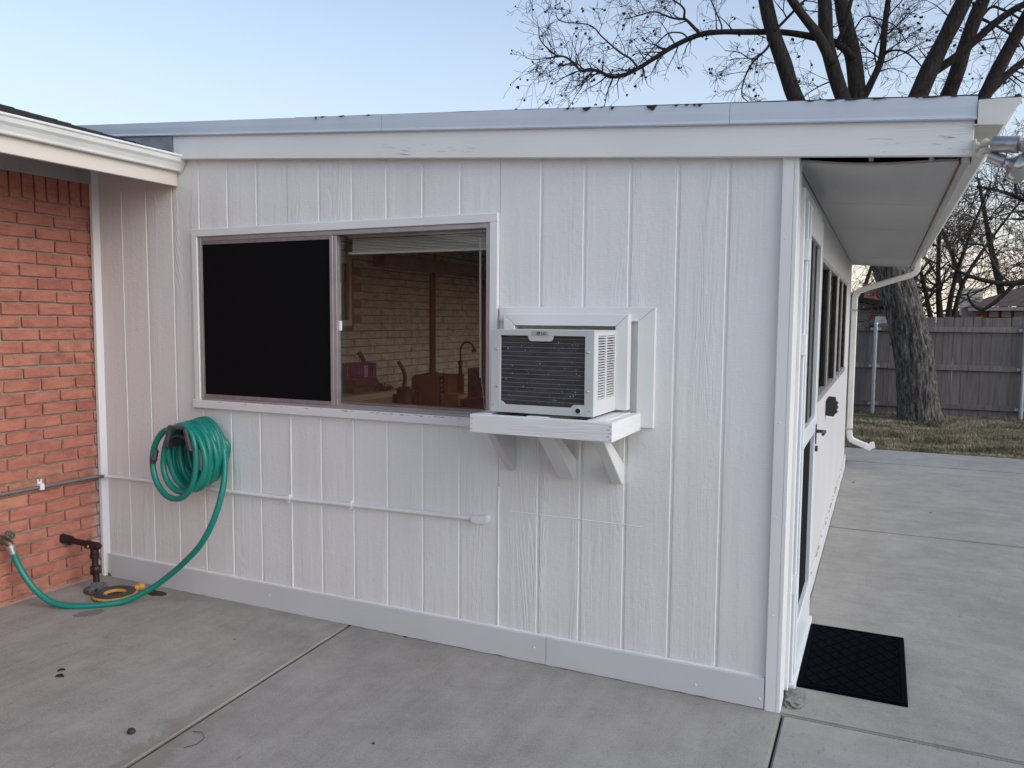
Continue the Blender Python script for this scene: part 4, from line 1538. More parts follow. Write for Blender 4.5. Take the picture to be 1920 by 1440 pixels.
start = pts[0]
q = MB()
q.tube(pts[1:], HR, 10)
q.build('coil', M['hose'], hs, smooth=True)
s0 = pts[0]
lead = smooth_path([Vector(pts[3]), Vector(pts[0]), (-2.905, -0.048, 0.905)] + tail, 6)
q = MB()
q.tube(lead, HR, 10)
q.build('trailing_length', M['hose'], hs, smooth=True)
e0 = Vector(pts[-1])
q = MB()
q.lathe(lead[-1] - Vector((0.0, 0.0, 0.012)), Vector((-0.06, -0.05, 0.3)), [(0, 0.0185), (0.012, 0.019), (0.03, 0.019), (0.032, 0.023), (0.05, 0.023), (0.052, 0.017)], 12)
q.build('metal_coupling', plain('dull_zinc', (0.48, 0.48, 0.47), 0.4, 0.8), hs, smooth=True)
q = MB()
q.lathe((-3.235, -0.205, 0.86), (-0.25, -0.1, -1), [(0, 0.010), (0.01, 0.017), (0.05, 0.017), (0.055, 0.021), (0.085, 0.014), (0.088, 0.006)], 10)
q.build('nozzle', M['black_plastic'], hs, smooth=True)
# wall tap the hose is screwed to
tp = thing('outdoor_tap', 'weathered brass tap with round green-grey handle on the brick wall at the left edge', 'tap', (BX, -0.62, 0.36))
brass = plain('weathered_brass', (0.20, 0.17, 0.11), 0.45, 0.7, var=0.3, vscale=40)
q = MB()
q.cyl((BX - 0.01, -0.635, 0.375), (BX + 0.03, -0.635, 0.375), 0.028, 14)
q.tube([(BX + 0.02, -0.635, 0.375), (BX + 0.055, -0.630, 0.372), (BX + 0.075, -0.623, 0.36), (BX + 0.081, -0.616, 0.335)], [0.015, 0.018, 0.018, 0.015], 12)
q.build('tap_body', brass, tp, smooth=True)
q = MB()
q.cyl((BX + 0.055, -0.630, 0.385), (BX + 0.085, -0.628, 0.408), 0.008, 8)
q.build('stem', brass, tp, smooth=True)
q = MB()
dd = Vector((0.75, 0.1, 0.62)).normalized()
rot = dd.to_track_quat('Z', 'Y').to_matrix()
torus(q, Vector((BX + 0.090, -0.628, 0.412)), 0.022, 0.006, n=18, m=8, rot=rot)
for k in range(4):
    a = k * math.pi / 2
    v = rot @ Vector((math.cos(a), math.sin(a), 0))
    q.cyl(Vector((BX + 0.090, -0.628, 0.412)), Vector((BX + 0.090, -0.628, 0.412)) + v * 0.022, 0.004, 6)
q.build('handle_wheel', plain('green_grey_wheel', (0.10, 0.12, 0.085), 0.55, 0.3, var=0.3, vscale=50), tp, smooth=True)

# ==================================================================== SHELF UNDER THE AIR CONDITIONER
sh_ = thing('wooden_shelf', 'white painted wooden bracket shelf carrying the window air conditioner', 'shelf', (-0.9, -0.2, 1.1))
sx0, sx1, sy = -1.199, -0.583, -0.402
q = MB()
q.box(sx0, sx1, sy, sy + 0.038, 1.112, 1.188)
q.build('front_board', M['shelf_paint'], sh_, bevel=0.003)
sbm = board_mat('white_shelf_side_paint', (0.80, 0.805, 0.79), 'y', 0.6)
for xa, xb in ((sx0, sx0 + 0.038), (sx1 - 0.038, sx1)):
    q = MB()
    q.box(xa, xb, sy + 0.0385, -0.0012, 1.112, 1.187)
    q.build('side_board', sbm, sh_, bevel=0.003)
q = MB()
q.box(sx0 + 0.039, sx1 - 0.039, sy + 0.039, -0.003, 1.118, 1.136)
q.build('base_panel', plain('grimy_white_ply', (0.26, 0.25, 0.24), 0.8, var=0.3), sh_)
for xa, xb in ((-1.158, -1.122), (-0.960, -0.868), (-0.700, -0.624)):
    q = MB()
    q.box(xa, xb, sy + 0.039, -0.025, 1.137, 1.1895)
    q.build('cross_batten', M['paint_smooth'], sh_, bevel=0.002)
for xa, xb in ((-1.205, -1.170), (-0.948, -0.874), (-0.704, -0.656)):
    q = MB()
    if xa < -1:
        q.prism([(-0.262, 1.1115), (-0.0015, 1.1115), (-0.0015, 0.892), (-0.024, 0.888)], lambda a, b, t: (xa if t == 0 else xb, a, b))
        q.build('bracket', board_mat('stained_bracket_paint', (0.60, 0.59, 0.60), 'z', 0.5), sh_, bevel=0.003)
        continue
    q.prism([(-0.300, 1.1115), (-0.238, 1.1115), (-0.0015, 0.962), (-0.0015, 0.880), (-0.020, 0.873)], lambda a, b, t: (xa if t == 0 else xb, a, b))
    q.build('bracket', board_mat('white_bracket_paint', (0.71, 0.715, 0.705), 'z', 0.5), sh_, bevel=0.003)
q = MB()
for x, z in ((-1.190, 1.172), (-1.190, 1.150), (-1.190, 1.128), (-0.593, 1.172), (-0.600, 1.160), (-0.593, 1.146), (-0.601, 1.134), (-0.593, 1.122)):
    L = rnd.uniform(0.006, 0.017)
    q.box(x - L / 2, x + L / 2, sy - 0.0006, sy + 0.001, z - 0.0008, z + 0.0008)
q.build('nail_hole', plain('dark_nail_hole', (0.06, 0.05, 0.045), 0.9), sh_)

# ==================================================================== AIR CONDITIONER
ac = thing('air_conditioner', 'boxy grey-white window air conditioner with dark coil back, set on a wooden shelf', 'air conditioner', (-0.9, -0.2, 1.2))
ax0, ax1, ay0, ay1, az0, az1 = -1.125, -0.680, -0.350, -0.0665, 1.1995, 1.537
M['ac'] = plain('grey_white_enamel', (0.62, 0.63, 0.62), 0.4, var=0.04, vscale=6)
M['ac_front'] = plain('pale_grey_plastic', (0.53, 0.545, 0.54), 0.45, var=0.04, vscale=6)
gx0, gx1, gz0, gz1 = -1.084, -0.717, 1.231, 1.514
q = MB()
# outer shell: top, sides and floor as folded sheet
q.box(ax0, ax1, ay0 + 0.004, ay1, az1 - 0.006, az1)
q.box(ax0, ax0 + 0.006, ay0 + 0.004, ay1, az0, az1 - 0.0062)
q.box(ax0 + 0.006, ax1 - 0.006, ay0 + 0.004, ay1, az0, az0 + 0.006)
cab = q.build('cabinet', M['ac'], ac, bevel=0.002)
# right side sheet with two columns of slots
q = MB()
slots = []
sx_ = ax1
cols = ((-0.300, -0.205), (-0.188, -0.085))
nz_, zlo, zhi = 24, 1.262, 1.516
xs_a, xs_b = ax1 - 0.006, ax1
q.box(xs_a, xs_b, ay0 + 0.004, cols[0][0], az0, az1 - 0.0062)
q.box(xs_a, xs_b, cols[0][1], cols[1][0], az0, az1 - 0.0062)
q.box(xs_a, xs_b, cols[1][1], ay1, az0, az1 - 0.0062)
for a, b in cols:
    q.box(xs_a, xs_b, a, b, az0, zlo)
    q.box(xs_a, xs_b, a, b, zhi, az1 - 0.0062)
q.build('side_panel', M['ac'], ac)
pz = (zhi - zlo) / nz_
lv = MB()
for a, b in cols:
    for k in range(nz_):
        z = zlo + pz * (k + 0.5)
        lv.obox((ax1 - 0.003, (a + b) / 2, z), (0.0030, 0, -0.0016), (0, (b - a) / 2, 0), (0, 0, 0.0014))
lv.build('louvre', M['ac'], ac)
ib = MB()
ib.box(ax0 + 0.012, ax1 - 0.016, ay0 + 0.030, ay1 - 0.002, az0 + 0.008, az1 - 0.009)
ib.build('dark_interior', M['black_gap'], ac)
# rear frame (faces the camera)
q = MB()
fy0, fy1 = ay0 - 0.002, ay0 + 0.010
q.box(ax0 - 0.001, gx0, fy0, fy1, az0 - 0.001, az1 + 0.001)
q.box(gx1, ax1 + 0.001, fy0, fy1, az0 - 0.001, az1 + 0.001)
q.box(gx0, gx1, fy0, fy1, gz1, az1 + 0.001)
q.box(gx0, gx1, fy0, fy1, az0 - 0.001, gz0)
q.build('rear_frame', M['ac_front'], ac, bevel=0.0012)
q = MB()
q.prism([(-0.962, gz1 - 0.0), (-0.850, gz1 - 0.0), (-0.855, gz1 - 0.014), (-0.862, gz1 - 0.022), (-0.950, gz1 - 0.022), (-0.957, gz1 - 0.014)], lambda a, b, t: (a, fy0 + 0.0005 if t == 0 else fy1, b))
q.build('badge_tab', M['ac_front'], ac, bevel=0.0008)
q = MB()
q.prism([(gx0, gz0), (gx0 + 0.022, gz0), (gx0 + 0.006, gz0 + 0.013), (gx0, gz0 + 0.013)], lambda a, b, t: (a, fy0 + 0.0005 if t == 0 else fy1, b))
q.build('frame_corner', M['ac_front'], ac, bevel=0.0008)
q = MB()
q.prism([(gx1, gz0), (gx1 - 0.058, gz0), (gx1 - 0.046, gz0 + 0.012), (gx1, gz0 + 0.014)], lambda a, b, t: (a, fy0 + 0.0005 if t == 0 else fy1, b))
q.build('frame_corner', M['ac_front'], ac, bevel=0.0008)
# condenser coil: fine fins behind, thin tubes across
cm = Mat('dark_coil_fins', (0.055, 0.055, 0.060), 0.5, 0.4)
wv = cm.noise(1.0, cm.co((420, 1, 3), 'World'), 2)
cm.color(cm.ramp(cm.noise(14, cm.co((1, 1, 3), 'World'), 4), [(0.3, (0.040, 0.040, 0.044, 1)), (0.7, (0.085, 0.085, 0.092, 1))]))
cm.bump(wv, 0.7, 0.002)
q = MB()
q.box(gx0 - 0.003, gx1 + 0.003, ay0 + 0.016, ay0 + 0.028, gz0 - 0.003, gz1 + 0.003)
q.build('coil_fins', cm.m, ac)
wire = plain('grille_wire', (0.22, 0.22, 0.23), 0.45, 0.4)
for k in range(15):
    z = gz0 + 0.018 + (gz1 - gz0 - 0.030) * k / 14
    pts_ = [(gx0 - 0.002, ay0 + 0.0115, z + 0.0012), ((gx0 + gx1) / 2, ay0 + 0.0113, z - 0.0004), (gx1 + 0.002, ay0 + 0.0115, z)]
    q = MB()
    q.tube(pts_, 0.00115, 6)
    q.build('grille_wire', wire, ac)
q = MB()
for k in range(70):
    x, z = rnd.uniform(gx0 + 0.01, gx1 - 0.01), rnd.uniform(gz0 + 0.01, gz1 - 0.02)
    s = rnd.choice((0.0006, 0.0007, 0.0008, 0.0010, 0.0016))
    q.obox((x, ay0 + 0.0148, z), (s, 0, s * 0.3), (0, 0.0012, 0), (-s * 0.2, 0, s * rnd.uniform(0.5, 1.6)))
q.build('fin_speck', plain('pale_dust_speck', (0.55, 0.54, 0.52), 0.8), ac)
q = MB()
for x, z in ((-1.098, 1.458), (-1.096, 1.306), (-0.703, 1.452), (-0.703, 1.298)):
    q.lathe((x, fy0, z), (0, -1, 0), [(0, 0.0055), (0.003, 0.0055), (0.0042, 0.0035), (0.0045, 0.001)], 8)
for x, z in ((-1.112, 1.228), (-0.696, 1.222)):
    q.lathe((x, fy0, z), (0, -1, 0), [(0, 0.0038), (0.002, 0.0030), (0.0022, 0.001)], 8)
q.build('screw', M['steel'], ac)
q = MB()
q.lathe((-0.7415, fy0 + 0.004, 1.2205), (0, -1, 0), [(0, 0.0135), (0.007, 0.0135), (0.0075, 0.0105)], 18)
hole = q.build('drain_boss', M['ac_front'], ac, smooth=True)
q = MB()
q.lathe((-0.7415, fy0 + 0.0, 1.2205), (0, -1, 0), [(0, 0.0100), (0.0042, 0.0100)], 18)
q.build('drain_hole', M['black_gap'], hole)
# badge with roundel and the two letters
q = MB()
q.box(-0.944, -0.872, fy0 - 0.0008, fy0 + 0.001, gz1 - 0.0005, gz1 + 0.0195)
bd = q.build('badge', plain('silver_badge', (0.42, 0.43, 0.44), 0.4, 0.3), ac)
ink = plain('dark_print', (0.035, 0.035, 0.038), 0.5)
bx_, bz_ = -0.9150, gz1 + 0.0095


def text_part(txt, size, loc, mat, parent, name='lettering', depth=0.0003):
    cu = bpy.data.curves.new(name, 'FONT')
    cu.body = txt
    cu.size = size
    cu.extrude = depth
    cu.offset = size * 0.018
    tmp = bpy.data.objects.new(name, cu)
    C.objects.link(tmp)
    bpy.context.view_layer.update()
    me = bpy.data.meshes.new_from_object(tmp.evaluated_get(bpy.context.evaluated_depsgraph_get()))
    bpy.data.objects.remove(tmp)
    me.materials.clear()
    me.materials.append(mat)
    rotm = Matrix.Rotation(R(90), 4, 'X')
    me.transform(Matrix.Translation(loc) @ rotm)
    o = bpy.data.objects.new(name, me)
    C.objects.link(o)
    attach(o, parent)
    return o


q = MB()
q.lathe((bx_, fy0 - 0.0006, bz_), (0, -1, 0), [(0, 0.0082), (0.0006, 0.0082)], 24)
q.build('roundel', ink, bd)
q = MB()
pale = plain('pale_print', (0.45, 0.46, 0.47), 0.5)
arc = [(bx_ + 0.0058 * math.cos(a), fy0 - 0.0014, bz_ + 0.0058 * math.sin(a)) for a in [R(70 + 290 * i / 20) for i in range(21)]]
q.tube(arc, 0.0005, 4)
q.tube([(bx_ + 0.0058, fy0 - 0.0014, bz_ - 0.0002), (bx_ + 0.0018, fy0 - 0.0014, bz_ - 0.0002)], 0.0005, 4)
q.tube([(bx_ - 0.0005, fy0 - 0.0014, bz_ + 0.0032), (bx_ - 0.0005, fy0 - 0.0014, bz_ - 0.0030), (bx_ + 0.0018, fy0 - 0.0014, bz_ - 0.0030)], 0.0005, 4)
q.lathe((bx_ - 0.0028, fy0 - 0.0012, bz_ + 0.0022), (0, -1, 0), [(0, 0.0009), (0.0003, 0.0009)], 8)
q.build('roundel_mark', pale, bd)
text_part('LG', 0.0165, (bx_ + 0.0125, fy0 - 0.0012, bz_ - 0.0058), ink, bd)

# ==================================================================== FLOODLIGHT
fl = thing('floodlight', 'twin-bulb security floodlight with silver sockets under the right corner of the roof', 'light', (0.605, -0.05, 2.19))
chrome = plain('dulled_chrome', (0.40, 0.41, 0.42), 0.36, 0.85, var=0.25, vscale=30)
beige = plain('yellowed_white_bracket', (0.58, 0.53, 0.44), 0.5, var=0.1, vscale=30)
q = MB()
q.box(0.594, 0.604, -0.062, 0.06, 2.145, 2.215)
q.lathe((0.604, -0.045, 2.188), (1, -0.25, 0), [(0, 0.020), (0.006, 0.020), (0.010, 0.015), (0.020, 0.011), (0.040, 0.011)], 12)
q.prism([(0.600, 2.150), (0.612, 2.176), (0.632, 2.182), (0.664, 2.158), (0.656, 2.148), (0.632, 2.162), (0.618, 2.158), (0.612, 2.142)], lambda a, b, t: (a, -0.085 if t == 0 else -0.060, b))
q.build('bracket', beige, fl, bevel=0.0025)
q = MB()
q.lathe((0.628, -0.066, 2.196), (0.1, -1, 0), [(0, 0.014), (0.018, 0.014), (0.020, 0.008), (0.023, 0.003)], 12)
q.build('knuckle', beige, fl, smooth=True)
bulbg = Mat('silvered_bulb', (0.50, 0.50, 0.47), 0.22, 0.8)
for (c, d, rs, ls, rb_) in (((0.648, -0.090, 2.187), Vector((0.92, -0.38, -0.17)), 0.027, 0.066, 0.054), ((0.640, -0.072, 2.152), Vector((0.90, -0.16, -0.48)), 0.021, 0.036, 0.054)):
    d = d.normalized()
    q = MB()
    q.lathe(c, d, [(0, 0.010), (0.003, rs * 0.93), (0.010, rs), (ls, rs), (ls + 0.002, rs * 1.06), (ls + 0.018, rs * 1.06), (ls + 0.019, rs * 0.8)], 20)
    so = q.build('lamp_socket', chrome, fl, smooth=True)
    q = MB()
    q.lathe(Vector(c) + d * (ls + 0.012), d, [(0, rs * 0.7), (0.012, rs * 0.8), (0.026, rs * 1.2), (0.045, rb_ * 0.94), (0.060, rb_), (0.070, rb_ * 0.98), (0.082, rb_ * 0.86), (0.090, rb_ * 0.55), (0.093, 0.001)], 24)
    q.build('bulb', bulbg.m, fl, smooth=True)

# ==================================================================== DOOR MAT
mt = thing('door_mat', 'black rubber door mat with a diamond pattern in front of the white door', 'mat', (0.27, 0.66, 0.0))
_rb = Mat('black_rubber', (0.0022, 0.0022, 0.0045), 0.75, 0.0, 0.03)
_rb.bump(_rb.noise(400, _rb.co(src='World'), 3), 0.4, 0.001)
rub = _rb.m
mx0, mx1, my0, my1 = 0.056, 0.492, 0.268, 1.045
q = MB()
q.box(mx0, mx1, my0, my1, -0.003, 0.007)
q.build('base_sheet', rub, mt, bevel=0.002)
q = MB()
ix0, ix1, iy0, iy1 = mx0 + 0.030, mx1 - 0.030, my0 + 0.030, my1 - 0.030
px_, py_ = 0.075, 0.105


def clip_poly(poly, x0, x1, y0, y1):
    for ax, lim, sgn in ((0, x0, 1), (0, x1, -1), (1, y0, 1), (1, y1, -1)):
        out = []
        for i in range(len(poly)):
            a, b = poly[i], poly[(i + 1) % len(poly)]
            ia_, ib_ = sgn * (a[ax] - lim) >= 0, sgn * (b[ax] - lim) >= 0
            if ia_:
                out.append(a)
            if ia_ != ib_:
                t = (lim - a[ax]) / (b[ax] - a[ax])
                out.append((a[0] + (b[0] - a[0]) * t, a[1] + (b[1] - a[1]) * t))
        poly = out
        if not poly:
            return poly
    return poly


for i in range(-1, 16):
    for j in range(-1, 18):
        cx_ = ix0 + (i * 0.5) * px_
        cy_ = iy0 + (j * 0.5) * py_
        if (i + j) % 2:
            continue
        s = 0.90
        poly = clip_poly([(cx_ - px_ / 2 * s, cy_), (cx_, cy_ - py_ / 2 * s), (cx_ + px_ / 2 * s, cy_), (cx_, cy_ + py_ / 2 * s)], ix0, ix1, iy0, iy1)
        if len(poly) >= 3:
            q.prism(poly, lambda a, b, t: (a, b, 0.0065 if t == 0 else 0.0108))
q.build('tread', rub, mt)
q = MB()
q.box(mx0 + 0.004, mx1 - 0.004, my0 + 0.004, my0 + 0.024, 0.0068, 0.0110)
q.box(mx0 + 0.004, mx1 - 0.004, my1 - 0.024, my1 - 0.004, 0.0068, 0.0110)
q.box(mx0 + 0.004, mx0 + 0.024, my0 + 0.0245, my1 - 0.0245, 0.0068, 0.0110)
q.box(mx1 - 0.024, mx1 - 0.004, my0 + 0.0245, my1 - 0.0245, 0.0068, 0.0110)
q.build('rim', rub, mt, bevel=0.002)
# broken concrete lump at the foot of the corner
q = MB()
vs, fs = [], []
nu, nv = 16, 6
for j in range(nv + 1):
    e = (math.pi / 2) * j / nv
    for i in range(nu):
        a_ = 2 * math.pi * i / nu
        c_ = Vector((0.046 * math.cos(a_) * math.cos(e), 0.095 * math.sin(a_) * math.cos(e), 0.026 * math.sin(e)))
        k_ = 1 + 0.35 * noise.noise(Vector((math.cos(a_) * 2.2, math.sin(a_) * 2.2, e * 3))) + 0.16 * noise.noise(Vector((math.cos(a_) * 7, math.sin(a_) * 7, e * 9)))
        vs.append((0.060 + c_.x * k_, 0.135 + c_.y * k_, -0.004 + c_.z * k_))
for j in range(nv):
    for i in range(nu):
        fs.append((j * nu + i, j * nu + (i + 1) % nu, (j + 1) * nu + (i + 1) % nu, (j + 1) * nu + i))
q.add(vs, fs)
tag(q.build('concrete_lump', M['concrete_dark'], None), 'small broken lump of concrete between the corner board and the door mat', 'concrete')

# ==================================================================== LITTER ON THE PATIO
leafm = plain('dark_dead_leaf', (0.020, 0.015, 0.013), 0.8, var=0.3)


def leaf(x, y, ang, L, lab, z=0.004):
    mb = MB()
    n = 6
    vs, fs = [], []
    for i in range(n + 1):
        t = i / n
        wd_ = 0.28 * L * math.sin(math.pi * (0.08 + 0.9 * t)) ** 0.8
        zz = z + 0.005 * math.sin(t * 3.0)
        for s, dz in ((-1, 0.003), (0, 0.0), (1, 0.004)):
            u, v = (t - 0.5) * L, s * wd_
            vs.append((x + u * math.cos(ang) - v * math.sin(ang), y + u * math.sin(ang) + v * math.cos(ang), zz + dz))
    for i in range(n):
        for k in range(2):
            fs.append((i * 3 + k, i * 3 + k + 1, i * 3 + 4 + k, i * 3 + 3 + k))
    b = len(vs)
    vs += [(p_[0], p_[1], p_[2] + 0.0015) for p_ in vs[:]]
    fs += [tuple(b + t for t in reversed(f)) for f in fs]
    mb.add(vs, fs)
    return tag(mb.build('fallen_leaf', leafm, None), lab, 'leaf', 'fallen leaves on the patio')


leaf(-2.918, -1.021, 0.9, 0.030, 'small dark curled leaf on the left patio slab, farther of the two')
leaf(-2.871, -1.063, 0.3, 0.040, 'dark curled leaf on the left patio slab, nearer of the two')
q = MB()
q.lathe((-2.188, -1.265, 0.000), (0.1, 0.2, 1), [(0, 0.006), (0.005, 0.014), (0.013, 0.016), (0.021, 0.011), (0.025, 0.003)], 7)
tag(q.build('nut_husk', plain('brown_husk', (0.035, 0.018, 0.015), 0.7), None), 'small dark brown nut husk lying on the left patio slab near the joint', 'husk')
q = MB()
q.tube([(-1.985, -1.155, 0.006), (-1.945, -1.150, 0.010), (-1.905, -1.175, 0.009), (-1.900, -1.215, 0.006), (-1.925, -1.255, 0.005)], 0.0011, 5)
tag(q.build('curled_twig', leafm, None), 'thin dark curled twig on the patio right of the diagonal joint', 'twig')
q = MB()
for (px, py) in ((1745, 962), (1600, 905), (760, 1195), (440, 1200), (700, 1395)):
    d = CAM_F + CAM_R * ((px - 960) / FPX) - CAM_U * ((py - 720) / FPX)
    p_ = CAM_POS + d * (-CAM_POS.z / d.z)
    q.obox((p_.x, p_.y, 0.003), (rnd.uniform(0.003, 0.009), 0.003, 0), (-0.002, rnd.uniform(0.002, 0.005), 0), (0, 0, 0.002))
lt_ = q.build('leaf_litter', leafm, None, kind='stuff')
lt_['label'] = 'scattered dark specks of leaf litter on the concrete'
# stains with their own outline: damp patch by the hose, grime along the joint
M['stain'] = concrete_mat('damp_concrete', (0.205, 0.193, 0.170), (12, 1.2, 6), 12)


def stain(name, cx_, cy_, rx, ry, ang, z, seed):
    mb = MB()
    poly = []
    for i in range(40):
        a = 2 * math.pi * i / 40
        k = 1 + 0.45 * noise.noise(Vector((math.cos(a) * 1.6, math.sin(a) * 1.6, seed))) + 0.2 * noise.noise(Vector((math.cos(a) * 5, math.sin(a) * 5, seed)))
        u, v = rx * k * math.cos(a), ry * k * math.sin(a)
        poly.append((cx_ + u * math.cos(ang) - v * math.sin(ang), cy_ + u * math.sin(ang) + v * math.cos(ang)))
    mb.prism(poly, lambda a, b, t: (a, b, z if t else z - 0.001))
    return mb.build(name, M['stain'], patio)


stain('damp_patch', -3.43, -0.49, 0.075, 0.045, 0.9, 0.0055, 1.0)

# ==================================================================== THINGS INSIDE THE ROOM
cbt = thing('cabinet', 'low pale cabinet seen through the window, its cream top edge catching light', 'cabinet', (-3.65, 1.6, 0.04))
cream = plain('cream_cabinet_edge', (0.62, 0.54, 0.42), 0.5)
tanw = plain('tan_drawer_front', (0.36, 0.25, 0.155), 0.5, var=0.08)
q = MB()
q.box(-3.90, -3.425, 0.55, 2.40, 0.04, 0.945)
q.build('carcass', cream, cbt, bevel=0.003)
q = MB()
q.box(-3.91, -3.395, 0.53, 2.425, 0.9455, 0.975)
q.build('top_board', cream, cbt, bevel=0.004)
for a, b in ((0.60, 1.18), (1.22, 1.80), (1.84, 2.37)):
    q = MB()
    q.box(-3.4245, -3.410, a, b, 0.70, 0.925)
    q.build('drawer_front', tanw, cbt, bevel=0.002)
    q = MB()
    q.box(-3.4245, -3.410, a, b, 0.08, 0.685)
    q.build('cabinet_door', tanw, cbt, bevel=0.002)
# purple basket
M['purple'] = plain('purple_plastic', (0.16, 0.035, 0.24), 0.5)
bk = thing('purple_basket', 'purple slatted basket on the cabinet behind the window', 'basket', (-3.62, 2.13, 1.088))
P0 = Vector((-3.62, 1.72, 1.115))
q = MB()
q.box(-3.72, -3.52, 1.96, 2.30, 1.088, 1.100)
q.box(-3.72, -3.52, 1.96, 2.30, 1.195, 1.212)
for x in (-3.72, -3.528):
    for k in range(13):
        yy = 1.962 + 0.0268 * k
        q.box(x, x + 0.008, yy, yy + 0.013, 1.1005, 1.1945)
for yy in (1.96, 2.292):
    for k in range(8):
        xx = -3.71 + 0.0255 * k
        q.box(xx, xx + 0.013, yy, yy + 0.008, 1.1005, 1.1945)
q.build('basket_body', M['purple'], bk)
q = MB()
q.box(-3.519, -3.514, 2.12, 2.17, 1.10, 1.195)
q.build('label_card', plain('lilac_card', (0.42, 0.30, 0.48), 0.6), bk)
q = MB()
q.box(-3.74, -3.50, 1.97, 2.38, 0.976, 1.030)
q.prism([(1.99, 1.0305), (2.35, 1.0305), (2.31, 1.0875), (1.99, 1.0875)], lambda a, b, t: (-3.73 if t == 0 else -3.51, a, b))
tag(q.build('printer', plain('dark_brown_machine', (0.075, 0.052, 0.045), 0.5), None, bevel=0.008), 'dark boxy machine under the purple basket on the cabinet', 'machine')
q = MB()
q.tube([(-3.57, 2.23, 1.104), (-3.58, 2.20, 1.24), (-3.60, 2.17, 1.30)], [0.016, 0.018, 0.020], 8)
q.build('brush_handle', plain('dark_handle', (0.035, 0.02, 0.018), 0.5), None)
tag(bpy.data.objects['brush_handle'], 'dark stick handle standing up out of the purple basket', 'handle')
q = MB()
for k in range(16):
    c = Vector((-3.62 + rnd.uniform(-0.05, 0.05), 1.86 + rnd.uniform(-0.08, 0.08), 1.21 + rnd.uniform(-0.05, 0.06)))
    d = Vector((rnd.uniform(-1, 1), rnd.uniform(-1, 1), rnd.uniform(-0.5, 1))).normalized()
    e = d.orthogonal().normalized()
    q.obox(c, d * 0.035, e * 0.022, d.cross(e) * 0.004)
q.cyl((-3.62, 1.86, 0.976), (-3.62, 1.86, 1.19), 0.03, 10, 0.045)
tag(q.build('yellow_flowers', plain('mustard_yellow', (0.55, 0.34, 0.03), 0.6), None), 'yellow bunch in a vase left of the purple basket', 'flowers')
q = MB()
for k in range(5):
    y0 = 2.20 + 0.04 * k
    q.tube([(-3.48 + 0.01 * k, y0, 0.978), (-3.46, y0 + 0.02, 1.02 + 0.02 * (k % 2)), (-3.43, y0 + 0.03, 1.01), (-3.40, y0 + 0.02, 0.985)], 0.005, 5)
q.box(-3.49, -3.42, 2.26, 2.38, 0.976, 1.01)
tag(q.build('cable_heap', plain('dark_cables', (0.025, 0.02, 0.02), 0.5), None), 'small heap of dark cables at the end of the cabinet top', 'cables')
# vacuum cleaner with a curved handle
vc = thing('vacuum_cleaner', 'dark vacuum cleaner with a curved upright handle next to the cabinet', 'vacuum', (-3.45, 2.62, 0.04))
dkm = plain('dark_vacuum_plastic', (0.028, 0.017, 0.016), 0.4)
q = MB()
q.lathe((-3.45, 2.62, 0.04), (0, 0, 1), [(0, 0.15), (0.05, 0.16), (0.45, 0.14), (0.70, 0.12), (0.86, 0.105), (0.92, 0.085), (0.95, 0.04)], 16)
q.build('body', dkm, vc, smooth=True)
q = MB()
q.tube(smooth_path([(-3.455, 2.62, 0.97), (-3.44, 2.62, 1.05), (-3.445, 2.62, 1.11), (-3.48, 2.62, 1.17), (-3.51, 2.62, 1.20)], 4), [0.018] * 8 + [0.017] * 8 + [0.014], 10)
q.build('handle', dkm, vc, smooth=True)
card = plain('brown_cardboard', (0.22, 0.085, 0.045), 0.8, var=0.1)
card2 = plain('tan_cardboard', (0.38, 0.18, 0.09), 0.8, var=0.08)
q = MB()
q.box(-3.27, -2.98, 2.58, 2.90, 0.04, 0.62)
tag(q.build('cardboard_box', card, None, bevel=0.004), 'lower cardboard box on the floor in the room, under the brown one', 'box', 'cardboard boxes in the room')
bx2 = thing('cardboard_box', 'upper reddish-brown cardboard box with a black patterned strip, behind the window', 'box', (-3.13, 2.7, 0.62), 'cardboard boxes in the room')
q = MB()
q.box(-3.285, -2.99, 2.60, 2.88, 0.6205, 1.10)
q.build('carton', card, bx2, bevel=0.004)
q = MB()
q.box(-3.080, -3.035, 2.5975, 2.5995, 0.63, 1.095)
fs_ = q.build('black_strip', plain('black_print', (0.015, 0.013, 0.014), 0.6), bx2)
q = MB()
for k in range(11):
    q.obox((-3.0575, 2.5970, 0.66 + 0.040 * k), (0.010, 0, 0.004), (0, 0.0005, 0), (-0.003, 0, 0.008))
q.build('strip_mark', plain('pale_mark', (0.35, 0.33, 0.33), 0.6), bx2)
q = MB()
q.box(-3.034, -2.992, 2.5972, 2.5994, 0.63, 1.095)
q.build('tan_face', card2, bx2)
q = MB()
q.obox((-3.42, 2.93, 1.02), (0.10, 0.02, 0.02), (-0.02, 0.10, 0), (0, 0, 0.07))
q.box(-3.52, -3.32, 2.82, 3.0, 0.04, 0.95)
tag(q.build('teal_bag', plain('dull_teal_cloth', (0.045, 0.085, 0.085), 0.8), None, bevel=0.02), 'dull teal bag behind the vacuum handle, left of the brown box', 'bag')
